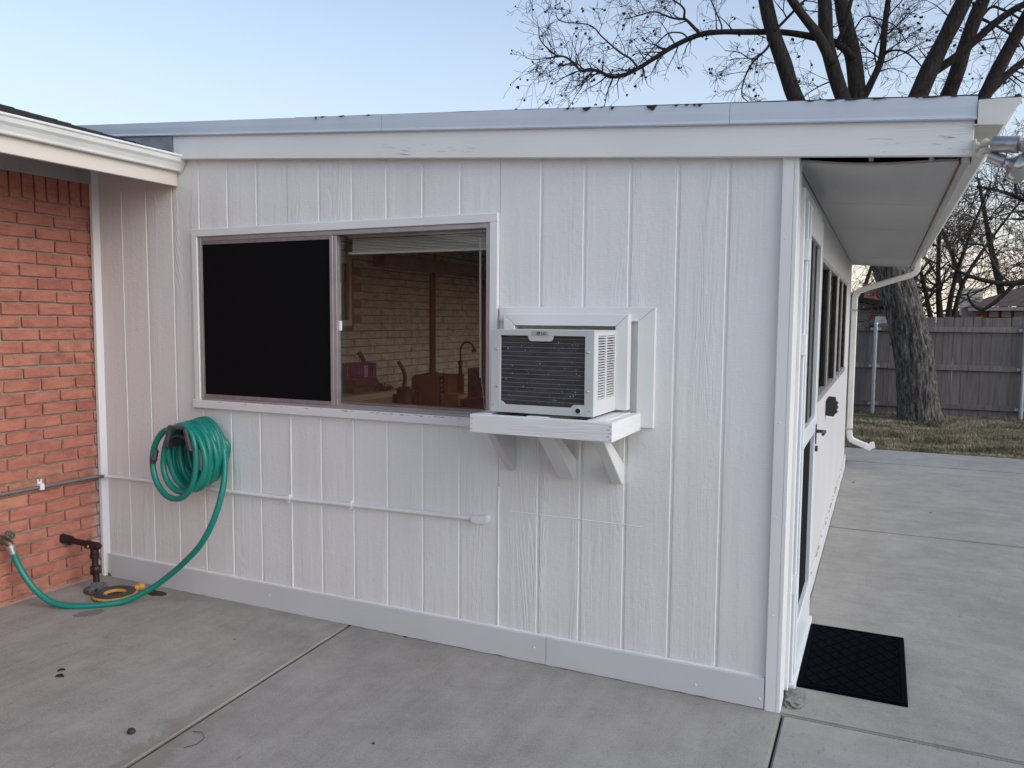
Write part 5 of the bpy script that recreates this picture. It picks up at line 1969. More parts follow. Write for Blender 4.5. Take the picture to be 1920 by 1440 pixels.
# gooseneck lamp
gl = thing('gooseneck_lamp', 'dark lamp with an arched gooseneck in the room, close to the blind wand', 'lamp', (-2.90, 2.64, 0.04))
q = MB()
q.tube(smooth_path([(-2.90, 2.64, 0.08), (-2.90, 2.64, 0.6), (-2.90, 2.64, 1.0), (-2.90, 2.64, 1.28), (-2.895, 2.64, 1.34), (-2.865, 2.64, 1.38), (-2.825, 2.64, 1.388), (-2.79, 2.64, 1.37), (-2.775, 2.64, 1.335)], 4), 0.008, 8)
q.build('neck', dkm, gl, smooth=True)
q = MB()
q.lathe((-2.90, 2.64, 1.215), (0, 0, -1), [(-0.02, 0.012), (-0.012, 0.022), (0.01, 0.022), (0.016, 0.016), (0.25, 0.016), (0.26, 0.008)], 12)
q.build('joint', dkm, gl, smooth=True)
q = MB()
q.lathe((-2.775, 2.64, 1.34), (0.1, 0, -1), [(0, 0.010), (0.012, 0.020), (0.035, 0.022), (0.037, 0.012)], 12)
q.build('lamp_head', dkm, gl, smooth=True)
q = MB()
q.lathe((-2.90, 2.64, 0.04), (0, 0, 1), [(0, 0.07), (0.03, 0.07), (0.045, 0.03)], 16)
q.build('base', dkm, gl, smooth=True)
q = MB()
q.box(-2.875, -2.72, 2.72, 2.95, 0.04, 1.165)
o = q.build('metal_crate', plain('dark_blue_grey_crate', (0.07, 0.075, 0.085), 0.45, 0.3, var=0.5, vscale=22), None, bevel=0.006)
tag(o, 'dark blue-grey crate standing behind the gooseneck lamp', 'crate')
q = MB()
q.box(-2.95, -2.785, 2.40, 2.56, 0.04, 0.965)
tag(q.build('cardboard_box', card2, None, bevel=0.004), 'tan cardboard box in front of the gooseneck lamp, cut off by the window sill', 'box', 'cardboard boxes in the room')
q = MB()
q.box(-2.745, -2.52, 2.42, 2.65, 0.04, 0.94)
tag(q.build('magenta_tub', plain('magenta_plastic', (0.19, 0.03, 0.13), 0.45), None, bevel=0.01), 'dark magenta tub at the right lower corner of the window', 'tub')
q = MB()
q.box(-2.70, -2.30, 2.70, 3.15, 0.04, 0.6)
q.prism([(2.95, 0.6005), (3.15, 0.6005), (3.15, 1.18), (3.08, 1.22), (2.98, 1.18)], lambda a, b, t: (-2.705 if t == 0 else -2.30, a, b))
tag(q.build('dark_chair', plain('dark_plum_cloth', (0.05, 0.02, 0.03), 0.8), None, bevel=0.02), 'dark plum upholstered chair back at the right edge of the window view', 'chair')

# ==================================================================== FENCE
fn = thing('wooden_fence', 'weathered grey board fence with metal posts at the back of the lawn', 'fence', (2, 12, 0))
wm = Mat('weathered_grey_wood', (0.14, 0.12, 0.11), 0.85)
oi = wm.n("ShaderNodeObjectInfo").outputs['Random']
base = wm.ramp(oi, [(0.0, (0.125, 0.110, 0.105, 1)), (0.35, (0.180, 0.164, 0.158, 1)), (0.7, (0.150, 0.136, 0.130, 1)), (1.0, (0.225, 0.208, 0.200, 1))])
gr_ = wm.ramp(wm.noise(1.0, wm.co((26, 26, 1.6), 'World'), 5, 0.65), [(0.3, (0.62, 0.60, 0.60, 1)), (0.7, (1.25, 1.22, 1.2, 1))])
col = wm.mix(1.0, base, gr_, 'MULTIPLY')
kn = wm.ramp(wm.noise(5.0, wm.co((1.4, 1, 0.7), 'World'), 2), [(0.23, 1.0), (0.27, 0.0)])
col = wm.mix(wm.math('MULTIPLY', kn, 0.7), col, (0.03, 0.024, 0.02))
wm.color(col)
wm.bump(wm.noise(1.0, wm.co((60, 60, 4), 'World'), 4), 0.5, 0.004)
FY = 12.0
x = -7.0
i = 0
far_pk = MB()
while x < 9.5:
    wdt = rnd.choice((0.138, 0.139, 0.137))
    top = (1.685 if x > 0.95 else 1.578) + rnd.uniform(-0.012, 0.012)
    mb = MB()
    c_ = 0.012
    z0 = rnd.uniform(0.015, 0.04)
    poly = [(-wdt / 2 + 0.0015, z0), (wdt / 2 - 0.0015, z0), (wdt / 2 - 0.0015, top - c_), (wdt / 2 - c_, top), (-wdt / 2 + c_, top), (-wdt / 2 + 0.0015, top - c_)]
    lean = rnd.uniform(-0.006, 0.006)
    yo = rnd.uniform(-0.003, 0.003)
    mb.prism(poly, lambda a, b, t: (x + a + lean * b, FY + yo + (0.0 if t == 0 else 0.018), b))
    mb.build('picket', wm.m, fn)
    x += 0.1362 + rnd.uniform(0, 0.0010)
for xa, xb in ((-7.0, -2.01), (-1.99, 0.42), (0.43, 2.59), (2.61, 5.0), (5.02, 9.5)):
    for z in (1.44, 0.80, 0.145):
        mb = MB()
        mb.box(xa, xb, FY - 0.042, FY - 0.004, z - 0.005 + rnd.uniform(-0.004, 0.004), z + 0.080)
        mb.build('rail', wm.m, fn, bevel=0.003)
galv = plain('galvanised_post', (0.40, 0.44, 0.46), 0.45, 0.6, var=0.15, vscale=10)
for x in (-4.6, -2.2, 0.215, 2.42, 4.65, 7.0):
    mb = MB()
    mb.cyl((x, FY - 0.078, -0.05), (x, FY - 0.078, 1.555), 0.033, 12)
    mb.lathe((x, FY - 0.078, 1.55), (0, 0, 1), [(0, 0.036), (0.022, 0.036), (0.038, 0.026), (0.046, 0.008)], 12)
    ps = mb.build('metal_post', galv, fn, smooth=True)
    for z in (1.475, 0.835, 0.18):
        b = MB()
        b.box(x - 0.085, x + 0.085, FY - 0.0465, FY - 0.0430, z - 0.022, z + 0.022)
        b.cyl((x, FY - 0.078, z - 0.02), (x, FY - 0.078, z + 0.02), 0.0365, 12)
        b.build('post_bracket', galv, ps)
q = MB()
q.lathe((0.16, FY - 0.03, 1.56), (0, -1, 0), [(0, 0.055), (0.02, 0.058), (0.05, 0.05), (0.06, 0.03)], 12)
tag(q.build('round_cap', M['black_plastic'], None, smooth=True), 'small black round fixture on the fence beside the left metal post', 'fixture')

# ==================================================================== NEIGHBOURING HOUSES
nbrick = Mat('far_red_brick', (0.26, 0.09, 0.065), 0.9)
bt = nbrick.n("ShaderNodeTexBrick")
bt.inputs['Color1'].default_value = (0.30, 0.085, 0.060, 1)
bt.inputs['Color2'].default_value = (0.23, 0.065, 0.050, 1)
bt.inputs['Mortar'].default_value = (0.30, 0.25, 0.22, 1)
bt.inputs['Scale'].default_value = 1.0
bt.inputs['Mortar Size'].default_value = 0.008
bt.inputs['Brick Width'].default_value = 0.21
bt.inputs['Row Height'].default_value = 0.072
mp = nbrick.n("ShaderNodeMapping")
mp.inputs['Rotation'].default_value = (R(90), 0, 0)
nbrick.link(nbrick.n("ShaderNodeNewGeometry").outputs['Position'], mp.inputs[0])
nbrick.link(mp.outputs[0], bt.inputs[0])
nbrick.color(bt.outputs[0])
hl = thing('neighbour_house', 'grey neighbouring house with a dark gable roof and brick panel, left behind the fence', 'house', (-1.5, 19.5, -0.1))
greyw = plain('grey_far_siding', (0.22, 0.22, 0.21), 0.8, var=0.05)
Y0 = 19.0
q = MB()
q.box(-7.0, -0.02, Y0, Y0 + 7, -0.16, 1.97)
q.build('wall', greyw, hl)
q = MB()
q.box(-0.019, 0.62, Y0 - 0.03, Y0 + 7, -0.16, 1.90)
q.build('brick_wall', nbrick.m, hl)
q = MB()
q.box(-1.6, -0.12, Y0 - 0.04, Y0 - 0.004, 0.9, 1.62)
q.build('window', M['black_gap'], hl)
q = MB()
q.box(-7.0, 0.64, Y0 - 0.035, Y0 - 0.005, 1.905, 1.94)
q.build('trim_board', plain('dark_far_trim', (0.05, 0.05, 0.05), 0.8), hl)
q = MB()
for (a, b) in (((1.05, 1.80), (-3.6, 2.95)), ((-3.6, 2.95), (-8.0, 1.80))):
    q.prism([a, b, (b[0], b[1] + 0.12), (a[0], a[1] + 0.12)], lambda u, v, t: (u, Y0 - 0.45 if t == 0 else Y0 + 7.2, v))
q.build('roof', M['shingle'], hl)
q = MB()
q.prism([(-7.0, 1.975), (0.25, 1.975), (-3.6, 2.90)], lambda u, v, t: (u, Y0 + 0.0 if t == 0 else Y0 + 0.1, v))
q.build('gable', greyw, hl)
q = MB()
q.box(-0.18, 0.36, Y0 + 2.5, Y0 + 3.0, 1.9, 2.62)
q.box(-0.24, 0.42, Y0 + 2.44, Y0 + 3.06, 2.62, 2.68)
q.build('chimney', nbrick.m, hl)

pn = MB()
pn.box(0.140, 0.86, 18.2, 18.25, 0.6, 1.745)
pn.box(0.16, 0.19, 18.25, 18.30, -0.16, 1.6)
pn.box(0.80, 0.83, 18.25, 18.30, -0.16, 1.6)
tag(pn.build('white_panel', plain('pale_blue_white_panel', (0.80, 0.84, 0.92), 0.3), None), 'pale blue-white panel rising just above the fence left of the big trunk', 'panel')

hr = thing('neighbour_house', 'brick neighbouring house with brown hipped roof and tall clapboard chimney', 'house', (4.5, 23, -0.1))
Y1 = 22.0
q = MB()
q.box(2.75, 11.0, Y1 + 0.75, Y1 + 9, -0.16, 2.05)
q.build('wall', nbrick.m, hr)
eav = plain('grey_far_eave', (0.24, 0.23, 0.22), 0.7)
q = MB()
q.prism([(2.42, 1.93), (12, 2.02), (12, 2.16), (2.42, 2.02)], lambda u, v, t: (u, Y1 if t == 0 else Y1 + 0.06, v))
q.build('eave_board', eav, hr)
q = MB()
q.add([(2.40, Y1 - 0.02, 2.035), (12, Y1 - 0.02, 2.175), (12, Y1 + 4.6, 3.35), (5.6, Y1 + 4.6, 3.25), (2.40, Y1 + 9.4, 2.035)],
      [(0, 1, 2, 3), (0, 3, 4)])
q.build('roof', M['shingle_brown'], hr)
q = MB()
q.box(2.45, 11.5, Y1 + 0.061, Y1 + 0.74, 1.98, 2.0)
q.build('eave_soffit', eav, hr)
for xa in (3.02, 3.32, 3.62):
    q = MB()
    q.box(xa, xa + 0.18, Y1 + 0.68, Y1 + 0.749, 1.5, 1.90)
    wdw = q.build('window', M['black_gap'], hr)
    q = MB()
    q.box(xa - 0.02, xa + 0.20, Y1 + 0.655, Y1 + 0.679, 1.76, 1.92)
    q.build('window_head', plain('pale_far_trim', (0.42, 0.40, 0.37), 0.7), wdw)
lap = plain('beige_clapboard', (0.50, 0.47, 0.41), 0.7)
chx0, chx1, chy0, chy1 = 2.375, 2.885, Y1 + 1.4, Y1 + 2.2
q = MB()
q.box(chx0, chx1, chy0, chy1, -0.16, 2.56)
q.box(chx0 - 0.03, chx1 + 0.03, chy0 - 0.03, chy1 + 0.03, 2.56, 2.60)
chm = q.build('chimney', lap, hr)
for k in range(16):
    z = 1.30 + 0.075 * k
    mb = MB()
    mb.add([(chx0 - 0.012, chy0 - 0.022, z), (chx1 + 0.012, chy0 - 0.022, z), (chx1 + 0.004, chy0 - 0.004, z + 0.073), (chx0 - 0.004, chy0 - 0.004, z + 0.073), (chx0 - 0.012, chy0, z), (chx1 + 0.012, chy0, z), (chx1 + 0.004, chy0, z + 0.073), (chx0 - 0.004, chy0, z + 0.073)],
           [(0, 1, 2, 3), (4, 7, 6, 5), (0, 4, 5, 1), (3, 2, 6, 7), (0, 3, 7, 4), (1, 5, 6, 2)])
    mb.build('clapboard', lap, chm)
wsh = thing('garden_shed', 'white gabled shed end between the tree trunks beyond the fence', 'shed', (1.9, 20, -0.1))
q = MB()
q.prism([(1.62, -0.16), (2.05, -0.16), (2.05, 1.72), (1.86, 1.86), (1.62, 1.80)], lambda u, v, t: (u, 20.0 if t == 0 else 21.2, v))
q.build('wall', plain('white_far_wall', (0.62, 0.61, 0.58), 0.7), wsh)
q = MB()
q.prism([(1.56, 1.82), (1.87, 1.90), (2.12, 1.72), (2.12, 1.77), (1.87, 1.96), (1.56, 1.88)], lambda u, v, t: (u, 19.9 if t == 0 else 21.3, v))
q.build('roof', M['shingle_brown'], wsh)

# ==================================================================== TREES
def bark(name, dark, light, vs=9.0):
    m = Mat(name, dark, 0.95)
    v = m.noise(1.0, m.co((vs * 3.2, vs * 3.2, vs * 0.7), 'World'), 6, 0.65, 0.8)
    g = m.noise(70.0, m.co(src='World'), 4, 0.7)
    f = m.math('ADD', m.math('MULTIPLY', v, 0.75), m.math('MULTIPLY', g, 0.25))
    m.color(m.ramp(f, [(0.36, tuple(q_ * 0.35 for q_ in dark)), (0.5, dark), (0.66, light)]))
    m.bump(f, 1.0, 0.03)
    return m.m


def furrowed():
    m = Mat('furrowed_grey_bark', (0.1, 0.09, 0.08), 0.95)
    v = m.noise(1.0, m.co((24, 24, 4.2), 'World'), 4, 0.6, 0.8)
    v2 = m.noise(1.0, m.co((60, 60, 20), 'World'), 5, 0.7, 0.5)
    f = m.math('ADD', m.math('MULTIPLY', v, 0.6), m.math('MULTIPLY', v2, 0.4))
    m.color(m.ramp(f, [(0.40, (0.022, 0.018, 0.016, 1)), (0.475, (0.075, 0.065, 0.058, 1)), (0.55, (0.145, 0.130, 0.118, 1)), (0.68, (0.26, 0.240, 0.222, 1))]))
    m.bump(f, 1.0, 0.045)
    return m.m


M['bark'] = furrowed()
M['bark_dark'] = bark('dark_branch_bark', (0.026, 0.019, 0.017), (0.058, 0.046, 0.040))
M['twig'] = plain('dark_twig', (0.022, 0.016, 0.015), 0.9)
M['twig_far'] = plain('brown_twig', (0.060, 0.044, 0.038), 0.9)
M['husk'] = plain('dark_nut_husk', (0.022, 0.017, 0.016), 0.8)


class Tree:
    def __init__(self, seed):
        self.r = random.Random(seed)
        self.big = MB()
        self.fine = MB()
        self.tips = []

    def limb(self, pts, r0, r1, n=10, per=5, wob=0.0):
        P = smooth_path(pts, per)
        m = len(P)
        rs = [r0 + (r1 - r0) * (i / (m - 1)) for i in range(m)]
        if wob:
            rs = [q_ * (1 + wob * noise.noise(P[i] * 2.3)) for i, q_ in enumerate(rs)]
        (self.big if max(r0, r1) > 0.022 else self.fine).tube(P, rs, n if r0 > 0.03 else 6)
        return P, rs

    def twig(self, p, d, L, r, depth, droop, curl, minr, kids, flat=1.0):
        R_ = self.r
        seg = max(3, int(L / 0.11)) if depth > 1 else max(3, int(L / 0.09))
        seg = min(seg, 14)
        P = [Vector(p)]
        d = Vector(d).normalized()
        for i in range(seg):
            d = d + Vector((R_.gauss(0, curl), R_.gauss(0, curl) * flat, R_.gauss(0, curl))) + Vector((0, 0, -droop * (i / seg)))
            d.normalize()
            P.append(P[-1] + d * (L / seg))
        rs = [max(minr, r * (1 - 0.72 * i / seg)) for i in range(seg + 1)]
        self.fine.tube(P, rs, 5 if r > 0.012 else (4 if r > 0.006 else 3), cap=False)
        if depth <= 0:
            self.tips.append(P[-1])
            return
        nk = kids + R_.choice((-1, 0, 0, 1))
        for k in range(max(2, nk)):
            i = R_.randrange(max(1, int(seg * 0.22)), seg + 1)
            t = (P[i] - P[i - 1]).normalized()
            side = Vector((R_.gauss(0, 1), R_.gauss(0, 1) * flat, R_.gauss(0, 1)))
            side = (side - t * side.dot(t)).normalized()
            nd = (t * R_.uniform(0.5, 1.0) + side * R_.uniform(0.45, 0.95)).normalized()
            self.twig(P[i], nd, L * R_.uniform(0.38, 0.68), max(minr, rs[i] * 0.62), depth - 1, droop, curl * 1.1, minr, kids, flat)

    def sprout(self, P, rs, n, L, depth, droop, curl, minr, kids, t0=0.25, up=0.0, flat=1.0, rmax=0.02):
        R_ = self.r
        m = len(P)
        for k in range(n):
            i = R_.randrange(max(1, int(m * t0)), m)
            t = (P[i] - P[i - 1]).normalized()
            side = Vector((R_.gauss(0, 1), R_.gauss(0, 1) * flat, R_.gauss(up, 1)))
            side = (side - t * side.dot(t)).normalized()
            d = (t * R_.uniform(0.3, 0.9) + side).normalized()
            self.twig(P[i], d, L * R_.uniform(0.55, 1.15), min(rmax, rs[i] * 0.5), depth, droop, curl, minr, kids, flat)


def husks(T, frac, s0, s1, seed, clump=2):
    r_ = random.Random(seed)
    mb = MB()
    for p in T.tips:
        if r_.random() < frac:
            for _ in range(r_.choice((1, 1, clump))):
                s = r_.uniform(s0, s1)
                c = p + Vector((r_.uniform(-1, 1), r_.uniform(-1, 1), r_.uniform(-1.2, 0.2))) * s * 1.1
                d = Vector((r_.uniform(-1, 1), r_.uniform(-1, 1), r_.uniform(-1, 1))).normalized()
                a = d.orthogonal().normalized()
                b = d.cross(a)
                vs = [c + d * s, c - d * s * 1.1]
                for k in range(5):
                    g = 2 * math.pi * k / 5
                    vs.append(c + (a * math.cos(g) + b * math.sin(g)) * s * r_.uniform(0.55, 0.9))
                fs = []
                for k in range(5):
                    fs += [(0, 2 + k, 2 + (k + 1) % 5), (1, 2 + (k + 1) % 5, 2 + k)]
                mb.add(vs, fs)
    return mb


def raw(mb, name, mat, parent, kind=None, smooth=True):
    me = bpy.data.meshes.new(name)
    me.from_pydata(mb.v, [], mb.f)
    if smooth:
        me.polygons.foreach_set('use_smooth', [True] * len(me.polygons))
    me.materials.append(mat)
    o = bpy.data.objects.new(name, me)
    C.objects.link(o)
    attach(o, parent)
    if kind:
        o['kind'] = kind
    return o


# ---- the big leaning tree in front of the fence
bt_ = thing('pecan_tree', 'big bare tree with a thick leaning furrowed trunk, its dark limbs rising over the roof', 'tree', (0.95, 11.2, -0.05))
TY = 11.2
tr_pts = [(1.00, TY, -0.10), (0.945, TY, 0.05), (0.905, TY, 0.30), (0.840, TY, 0.80), (0.735, TY, 1.35), (0.590, TY, 1.90), (0.425, TY, 2.40), (0.27, TY, 2.95), (0.16, TY, 3.45), (0.09, TY, 3.9)]
tr_r = [0.37, 0.315, 0.290, 0.272, 0.268, 0.265, 0.262, 0.275, 0.29, 0.26]
P = smooth_path(tr_pts, 14)
mb = MB()
NS = 96
vs = []
m_ = len(P)
for i, c in enumerate(P):
    f = i / (m_ - 1) * (len(tr_r) - 1)
    a = int(min(f, len(tr_r) - 2))
    rr0 = tr_r[a] + (tr_r[a + 1] - tr_r[a]) * (f - a)
    for k in range(NS):
        g = 2 * math.pi * k / NS
        u = Vector((math.cos(g), math.sin(g), 0))
        # furrows run up the trunk and braid
        s = noise.noise(Vector((math.cos(g) * 7.5, math.sin(g) * 7.5, c.z * 1.6))) * 0.6 + noise.noise(Vector((math.cos(g) * 16, math.sin(g) * 16, c.z * 3.6))) * 0.5
        s2 = noise.noise(Vector((math.cos(g) * 1.3, math.sin(g) * 1.3, c.z * 0.7)))
        rad = rr0 * (1 + 0.05 * s2) + 0.030 * (1 - 3.2 * abs(s))
        if c.z < 0.25:
            rad += 0.05 * (0.25 - c.z) * (1 + noise.noise(Vector((math.cos(g) * 2, math.sin(g) * 2, 4))) * 2)
        knot = (c - Vector((0.80, TY, 1.18))).length
        kd = Vector((math.cos(g), math.sin(g))).dot(Vector((0.85, -0.52)))
        if kd > 0.7 and abs(c.z - 1.22) < 0.2:
            rad += 0.045 * (kd - 0.7) / 0.3 * (1 - abs(c.z - 1.22) / 0.2) * (1 + noise.noise(Vector((g * 8, c.z * 20, 2))))
        vs.append(c + u * rad)
fs = [(i * NS + k, i * NS + (k + 1) % NS, (i + 1) * NS + (k + 1) % NS, (i + 1) * NS + k) for i in range(m_ - 1) for k in range(NS)]
fs += [tuple((m_ - 1) * NS + k for k in range(NS))]
mb.add(vs, fs)
raw(mb, 'trunk', M['bark'], bt_)
T = Tree(21)


def pxp(lst, y0, y1=None):
    n = len(lst)
    y1 = y0 if y1 is None else y1
    return [at(px, py, y0 + (y1 - y0) * i / (n - 1)) for i, (px, py) in enumerate(lst)]


K = 14.6 / FPX        # metres per photograph pixel at the tree
fork = [(0.14, TY, 3.3)]
lim = {}


def L_(name, lst, y0, y1, w0, w1, root=None, n=10):
    pts_ = pxp(lst, y0, y1)
    if root:
        pts_ = [Vector(q_) for q_ in root] + pts_
    lim[name] = T.limb(pts_, w0 * K / 2, w1 * K / 2, n, 6, 0.12 if w0 > 8 else 0)
    return lim[name]


L_('a', [(1540, 262), (1492, 185), (1470, 120), (1449, 60), (1435, 0), (1425, -60), (1400, -160)], 11.0, 10.6, 29, 20, [(0.1, TY, 3.5)])
L_('b', [(1612, 262), (1580, 183), (1560, 120), (1549, 70), (1546, 0), (1535, -70), (1540, -200)], 11.1, 10.9, 27, 20, [(0.1, TY, 3.6)])
L_('c', [(1618, 262), (1608, 180), (1601, 115), (1588, 55), (1577, 0), (1570, -80), (1580, -220)], 11.3, 11.6, 33, 20, [(0.1, TY, 3.7)])
L_('d', [(1615, 190), (1632, 158), (1652, 112), (1658, 60), (1664, 10), (1672, -40)], 11.3, 11.5, 13, 8)
L_('e', [(1690, 262), (1722, 180), (1748, 120), (1778, 60), (1808, 0), (1840, -70), (1880, -180)], 11.0, 10.7, 32, 22, [(0.16, TY, 3.5), (0.28, TY, 4.2)])
L_('f', [(1740, 262), (1778, 178), (1796, 130), (1808, 90), (1830, 30), (1843, 0), (1870, -80)], 11.5, 11.9, 29, 20, [(0.18, TY + 0.1, 3.5), (0.4, TY + 0.15, 4.2)])
L_('g', [(1800, 262), (1846, 180), (1882, 110), (1915, 50), (1945, -5), (1990, -90)], 11.2, 11.0, 24, 18, [(0.2, TY, 3.45), (0.55, TY, 4.1)])
L_('h', [(1845, 185), (1880, 148), (1920, 115), (1975, 80), (2060, 30)], 11.2, 11.5, 13, 8)
L_('f2', [(1750, 135), (1785, 112), (1822, 82), (1855, 52), (1890, 25), (1925, 6), (1990, -20)], 11.0, 10.8, 14, 9)
L_('i', [(1600, 110), (1575, 85), (1552, 76), (1528, 70), (1490, 63), (1455, 60), (1400, 60), (1352, 60), (1312, 65), (1266, 85), (1232, 106), (1200, 126), (1172, 140), (1146, 144), (1126, 135), (1106, 130), (1090, 133), (1075, 118), (1060, 107), (1040, 102), (1014, 76), (1010, 50)], 11.3, 9.6, 13, 1.6)
L_('i1', [(1312, 63), (1292, 42), (1283, 33), (1283, 18), (1270, 5), (1240, -12)], 10.3, 10.0, 6, 2)
L_('i1b', [(1283, 36), (1262, 34), (1245, 28), (1225, 22), (1195, 30), (1170, 36)], 10.2, 9.8, 4, 1.4)
L_('i2', [(1196, 127), (1182, 110), (1162, 98), (1130, 70), (1105, 47), (1052, 40), (1042, 22)], 9.9, 9.5, 4, 1.2)
L_('i3', [(1352, 58), (1353, 48), (1344, 26), (1333, 0), (1325, -25)], 10.4, 10.6, 3.2, 1.6)
L_('i4', [(1290, 72), (1278, 62), (1255, 62), (1238, 75), (1218, 98), (1200, 118)], 10.2, 10.1, 3, 1.5)
L_('i5', [(1106, 131), (1078, 135), (1050, 150), (1035, 160)], 9.7, 9.6, 2.5, 1.0)
L_('i6', [(1060, 106), (1030, 108), (1005, 112), (985, 108)], 9.6, 9.5, 2.2, 1.0)
L_('j', [(1560, 120), (1535, 68), (1510, 35), (1485, 0), (1465, -40)], 10.9, 10.6, 17, 12)
L_('k', [(1452, 58), (1472, 38), (1494, 15), (1520, -10)], 10.7, 10.9, 6, 4)
L_('m', [(1449, 62), (1440, 88), (1418, 110), (1408, 122), (1395, 150), (1391, 178), (1402, 190)], 10.8, 10.3, 5, 1.5)
L_('m2', [(1412, 112), (1402, 108), (1385, 98), (1360, 95)], 10.6, 10.4, 2.5, 1.2)
L_('n', [(1656, 105), (1668, 96), (1690, 95), (1710, 106), (1728, 125), (1745, 150)], 11.4, 11.2, 4, 2)
L_('o', [(1632, 158), (1644, 130), (1640, 100), (1650, 70), (1664, 40)], 11.4, 11.8, 4, 2)
L_('p', [(1600, 60), (1620, 32), (1650, 36), (1680, 50), (1700, 80)], 11.5, 11.8, 3, 1.4)
L_('s', [(1545, 100), (1575, 70), (1596, 0), (1602, -40)], 11.2, 11.0, 8, 6)
L_('t', [(1800, 100), (1850, 20), (1880, 18), (1920, 40)], 11.8, 12.2, 6, 3)
L_('u', [(1840, 35), (1880, 55), (1912, 80), (1940, 130)], 11.9, 12.2, 5, 2)
L_('v', [(1565, 150), (1540, 160), (1515, 175), (1500, 190)], 11.0, 10.7, 3, 1.5)
MR = 0.0030
for nm, n_, L0, dp, dr, cu_, kd, t0 in (('i', 40, 0.62, 2, 0.05, 0.16, 4, 0.30), ('i', 30, 0.40, 1, 0.10, 0.16, 4, 0.45), ('i1', 7, 0.6, 2, 0.05, 0.16, 4, 0.2), ('i1b', 9, 0.55, 2, 0.08, 0.17, 4, 0.1), ('i2', 16, 0.5, 2, 0.05, 0.16, 4, 0.1),
                                        ('i3', 7, 0.6, 2, 0.1, 0.16, 4, 0.2), ('i4', 7, 0.45, 2, 0.1, 0.16, 4, 0.1), ('i5', 7, 0.5, 2, 0.16, 0.15, 4, 0.1), ('i6', 7, 0.32, 2, 0.05, 0.15, 4, 0.1), ('m', 13, 0.55, 2, 0.22, 0.17, 4, 0.15), ('m2', 6, 0.4, 2, 0.1, 0.17, 4, 0.1),
                                        ('n', 9, 0.5, 2, 0.12, 0.18, 4, 0.1), ('o', 12, 0.55, 2, 0.02, 0.18, 4, 0.1), ('d', 14, 0.65, 2, 0.02, 0.17, 4, 0.2), ('p', 9, 0.5, 2, 0.05, 0.18, 4, 0.1), ('e', 7, 0.6, 2, 0.05, 0.17, 4, 0.3), ('f', 7, 0.6, 2, 0.05, 0.17, 4, 0.3),
                                        ('f2', 9, 0.55, 2, 0.08, 0.17, 4, 0.2), ('g', 6, 0.6, 2, 0.05, 0.17, 4, 0.3), ('h', 8, 0.6, 2, 0.1, 0.17, 4, 0.2), ('a', 7, 0.6, 2, 0.1, 0.17, 4, 0.35), ('b', 6, 0.55, 2, 0.06, 0.17, 4, 0.4), ('c', 7, 0.55, 2, 0.06, 0.17, 4, 0.4),
                                        ('k', 4, 0.5, 2, 0.05, 0.17, 4, 0.2), ('t', 9, 0.6, 2, 0.12, 0.17, 4, 0.1), ('u', 9, 0.55, 2, 0.12, 0.17, 4, 0.1), ('v', 7, 0.35, 2, 0.12, 0.18, 4, 0.1), ('j', 5, 0.5, 2, 0.06, 0.17, 4, 0.3)):
    P_, rs_ = lim[nm]
    T.sprout(P_, rs_, max(3, int(n_ * 0.95)), L0 * 1.1, dp, dr * 1.3, cu_ * 0.72, MR, kd - 1 if n_ > 20 else kd, t0, 0.0, 0.7, 0.014)
# high crown out of the frame
for nm in ('a', 'b', 'c', 'e', 'f', 'g'):
    P_, rs_ = lim[nm]
    T.sprout(P_[-8:], rs_[-8:], 6, 1.3, 2, 0.02, 0.14, 0.006, 4, 0.1, 0.5, 0.8, 0.04)
raw(T.big, 'limb', M['bark_dark'], bt_)
raw(T.fine, 'twigs', M['twig'], bt_, kind='stuff')
hk = husks(T, 0.09, 0.020, 0.038, 4)
raw(hk, 'nut_husks', M['husk'], bt_, kind='stuff', smooth=False)


# ---- bare trees beyond the fence
def bare_tree(name, label, base, trunks, seed, minr, mat_t, mat_f, nspr=16, L0=1.6, depth=3, kids=4, droop=0.03, t0=0.28):
    root = thing(name, label, 'tree', base, 'bare trees beyond the fence')
    Tt = Tree(seed)
    for pts_, r0, r1, *ns in trunks:
        P_, rs_ = Tt.limb(pts_, r0, r1, 9, 6, 0.1)
        Tt.sprout(P_, rs_, ns[0] if ns else nspr, L0, depth, droop, 0.13, minr, kids, t0, 0.2, 1.0, 0.024)
    raw(Tt.big, 'trunk', mat_t, root)
    raw(Tt.fine, 'twigs', mat_f, root, kind='stuff')
    return Tt


bare_tree('bare_tree', 'bare many-stemmed tree rising behind the fence, right of the big trunk', (1.5, 17.0, -0.16), [
    ([(1.42, 17.0, -0.16), (1.36, 17.0, 1.2), (1.20, 17.0, 2.1), (0.95, 16.9, 3.1), (0.70, 16.7, 4.2)], 0.085, 0.018),
    ([(1.52, 17.0, -0.16), (1.50, 17.1, 1.4), (1.42, 17.2, 2.4), (1.40, 17.3, 3.5), (1.50, 17.3, 5.0)], 0.095, 0.018),
    ([(1.60, 17.0, -0.16), (1.62, 17.0, 1.4), (1.68, 16.9, 2.3), (1.90, 16.8, 3.3), (2.30, 16.8, 4.6)], 0.085, 0.018, 14),
    ([(1.66, 17.0, -0.16), (1.74, 17.1, 1.5), (1.92, 17.3, 2.5), (2.45, 17.4, 3.5), (3.10, 17.4, 4.5)], 0.075, 0.016, 9),
    ([(1.36, 17.0, -0.16), (1.20, 17.1, 1.3), (0.90, 17.3, 1.95), (0.45, 17.4, 2.6), (0.05, 17.4, 3.3)], 0.065, 0.014),
], 31, 0.0042, M['bark_dark'], M['twig_far'], 22, 1.25, 3, 3, t0=0.46)
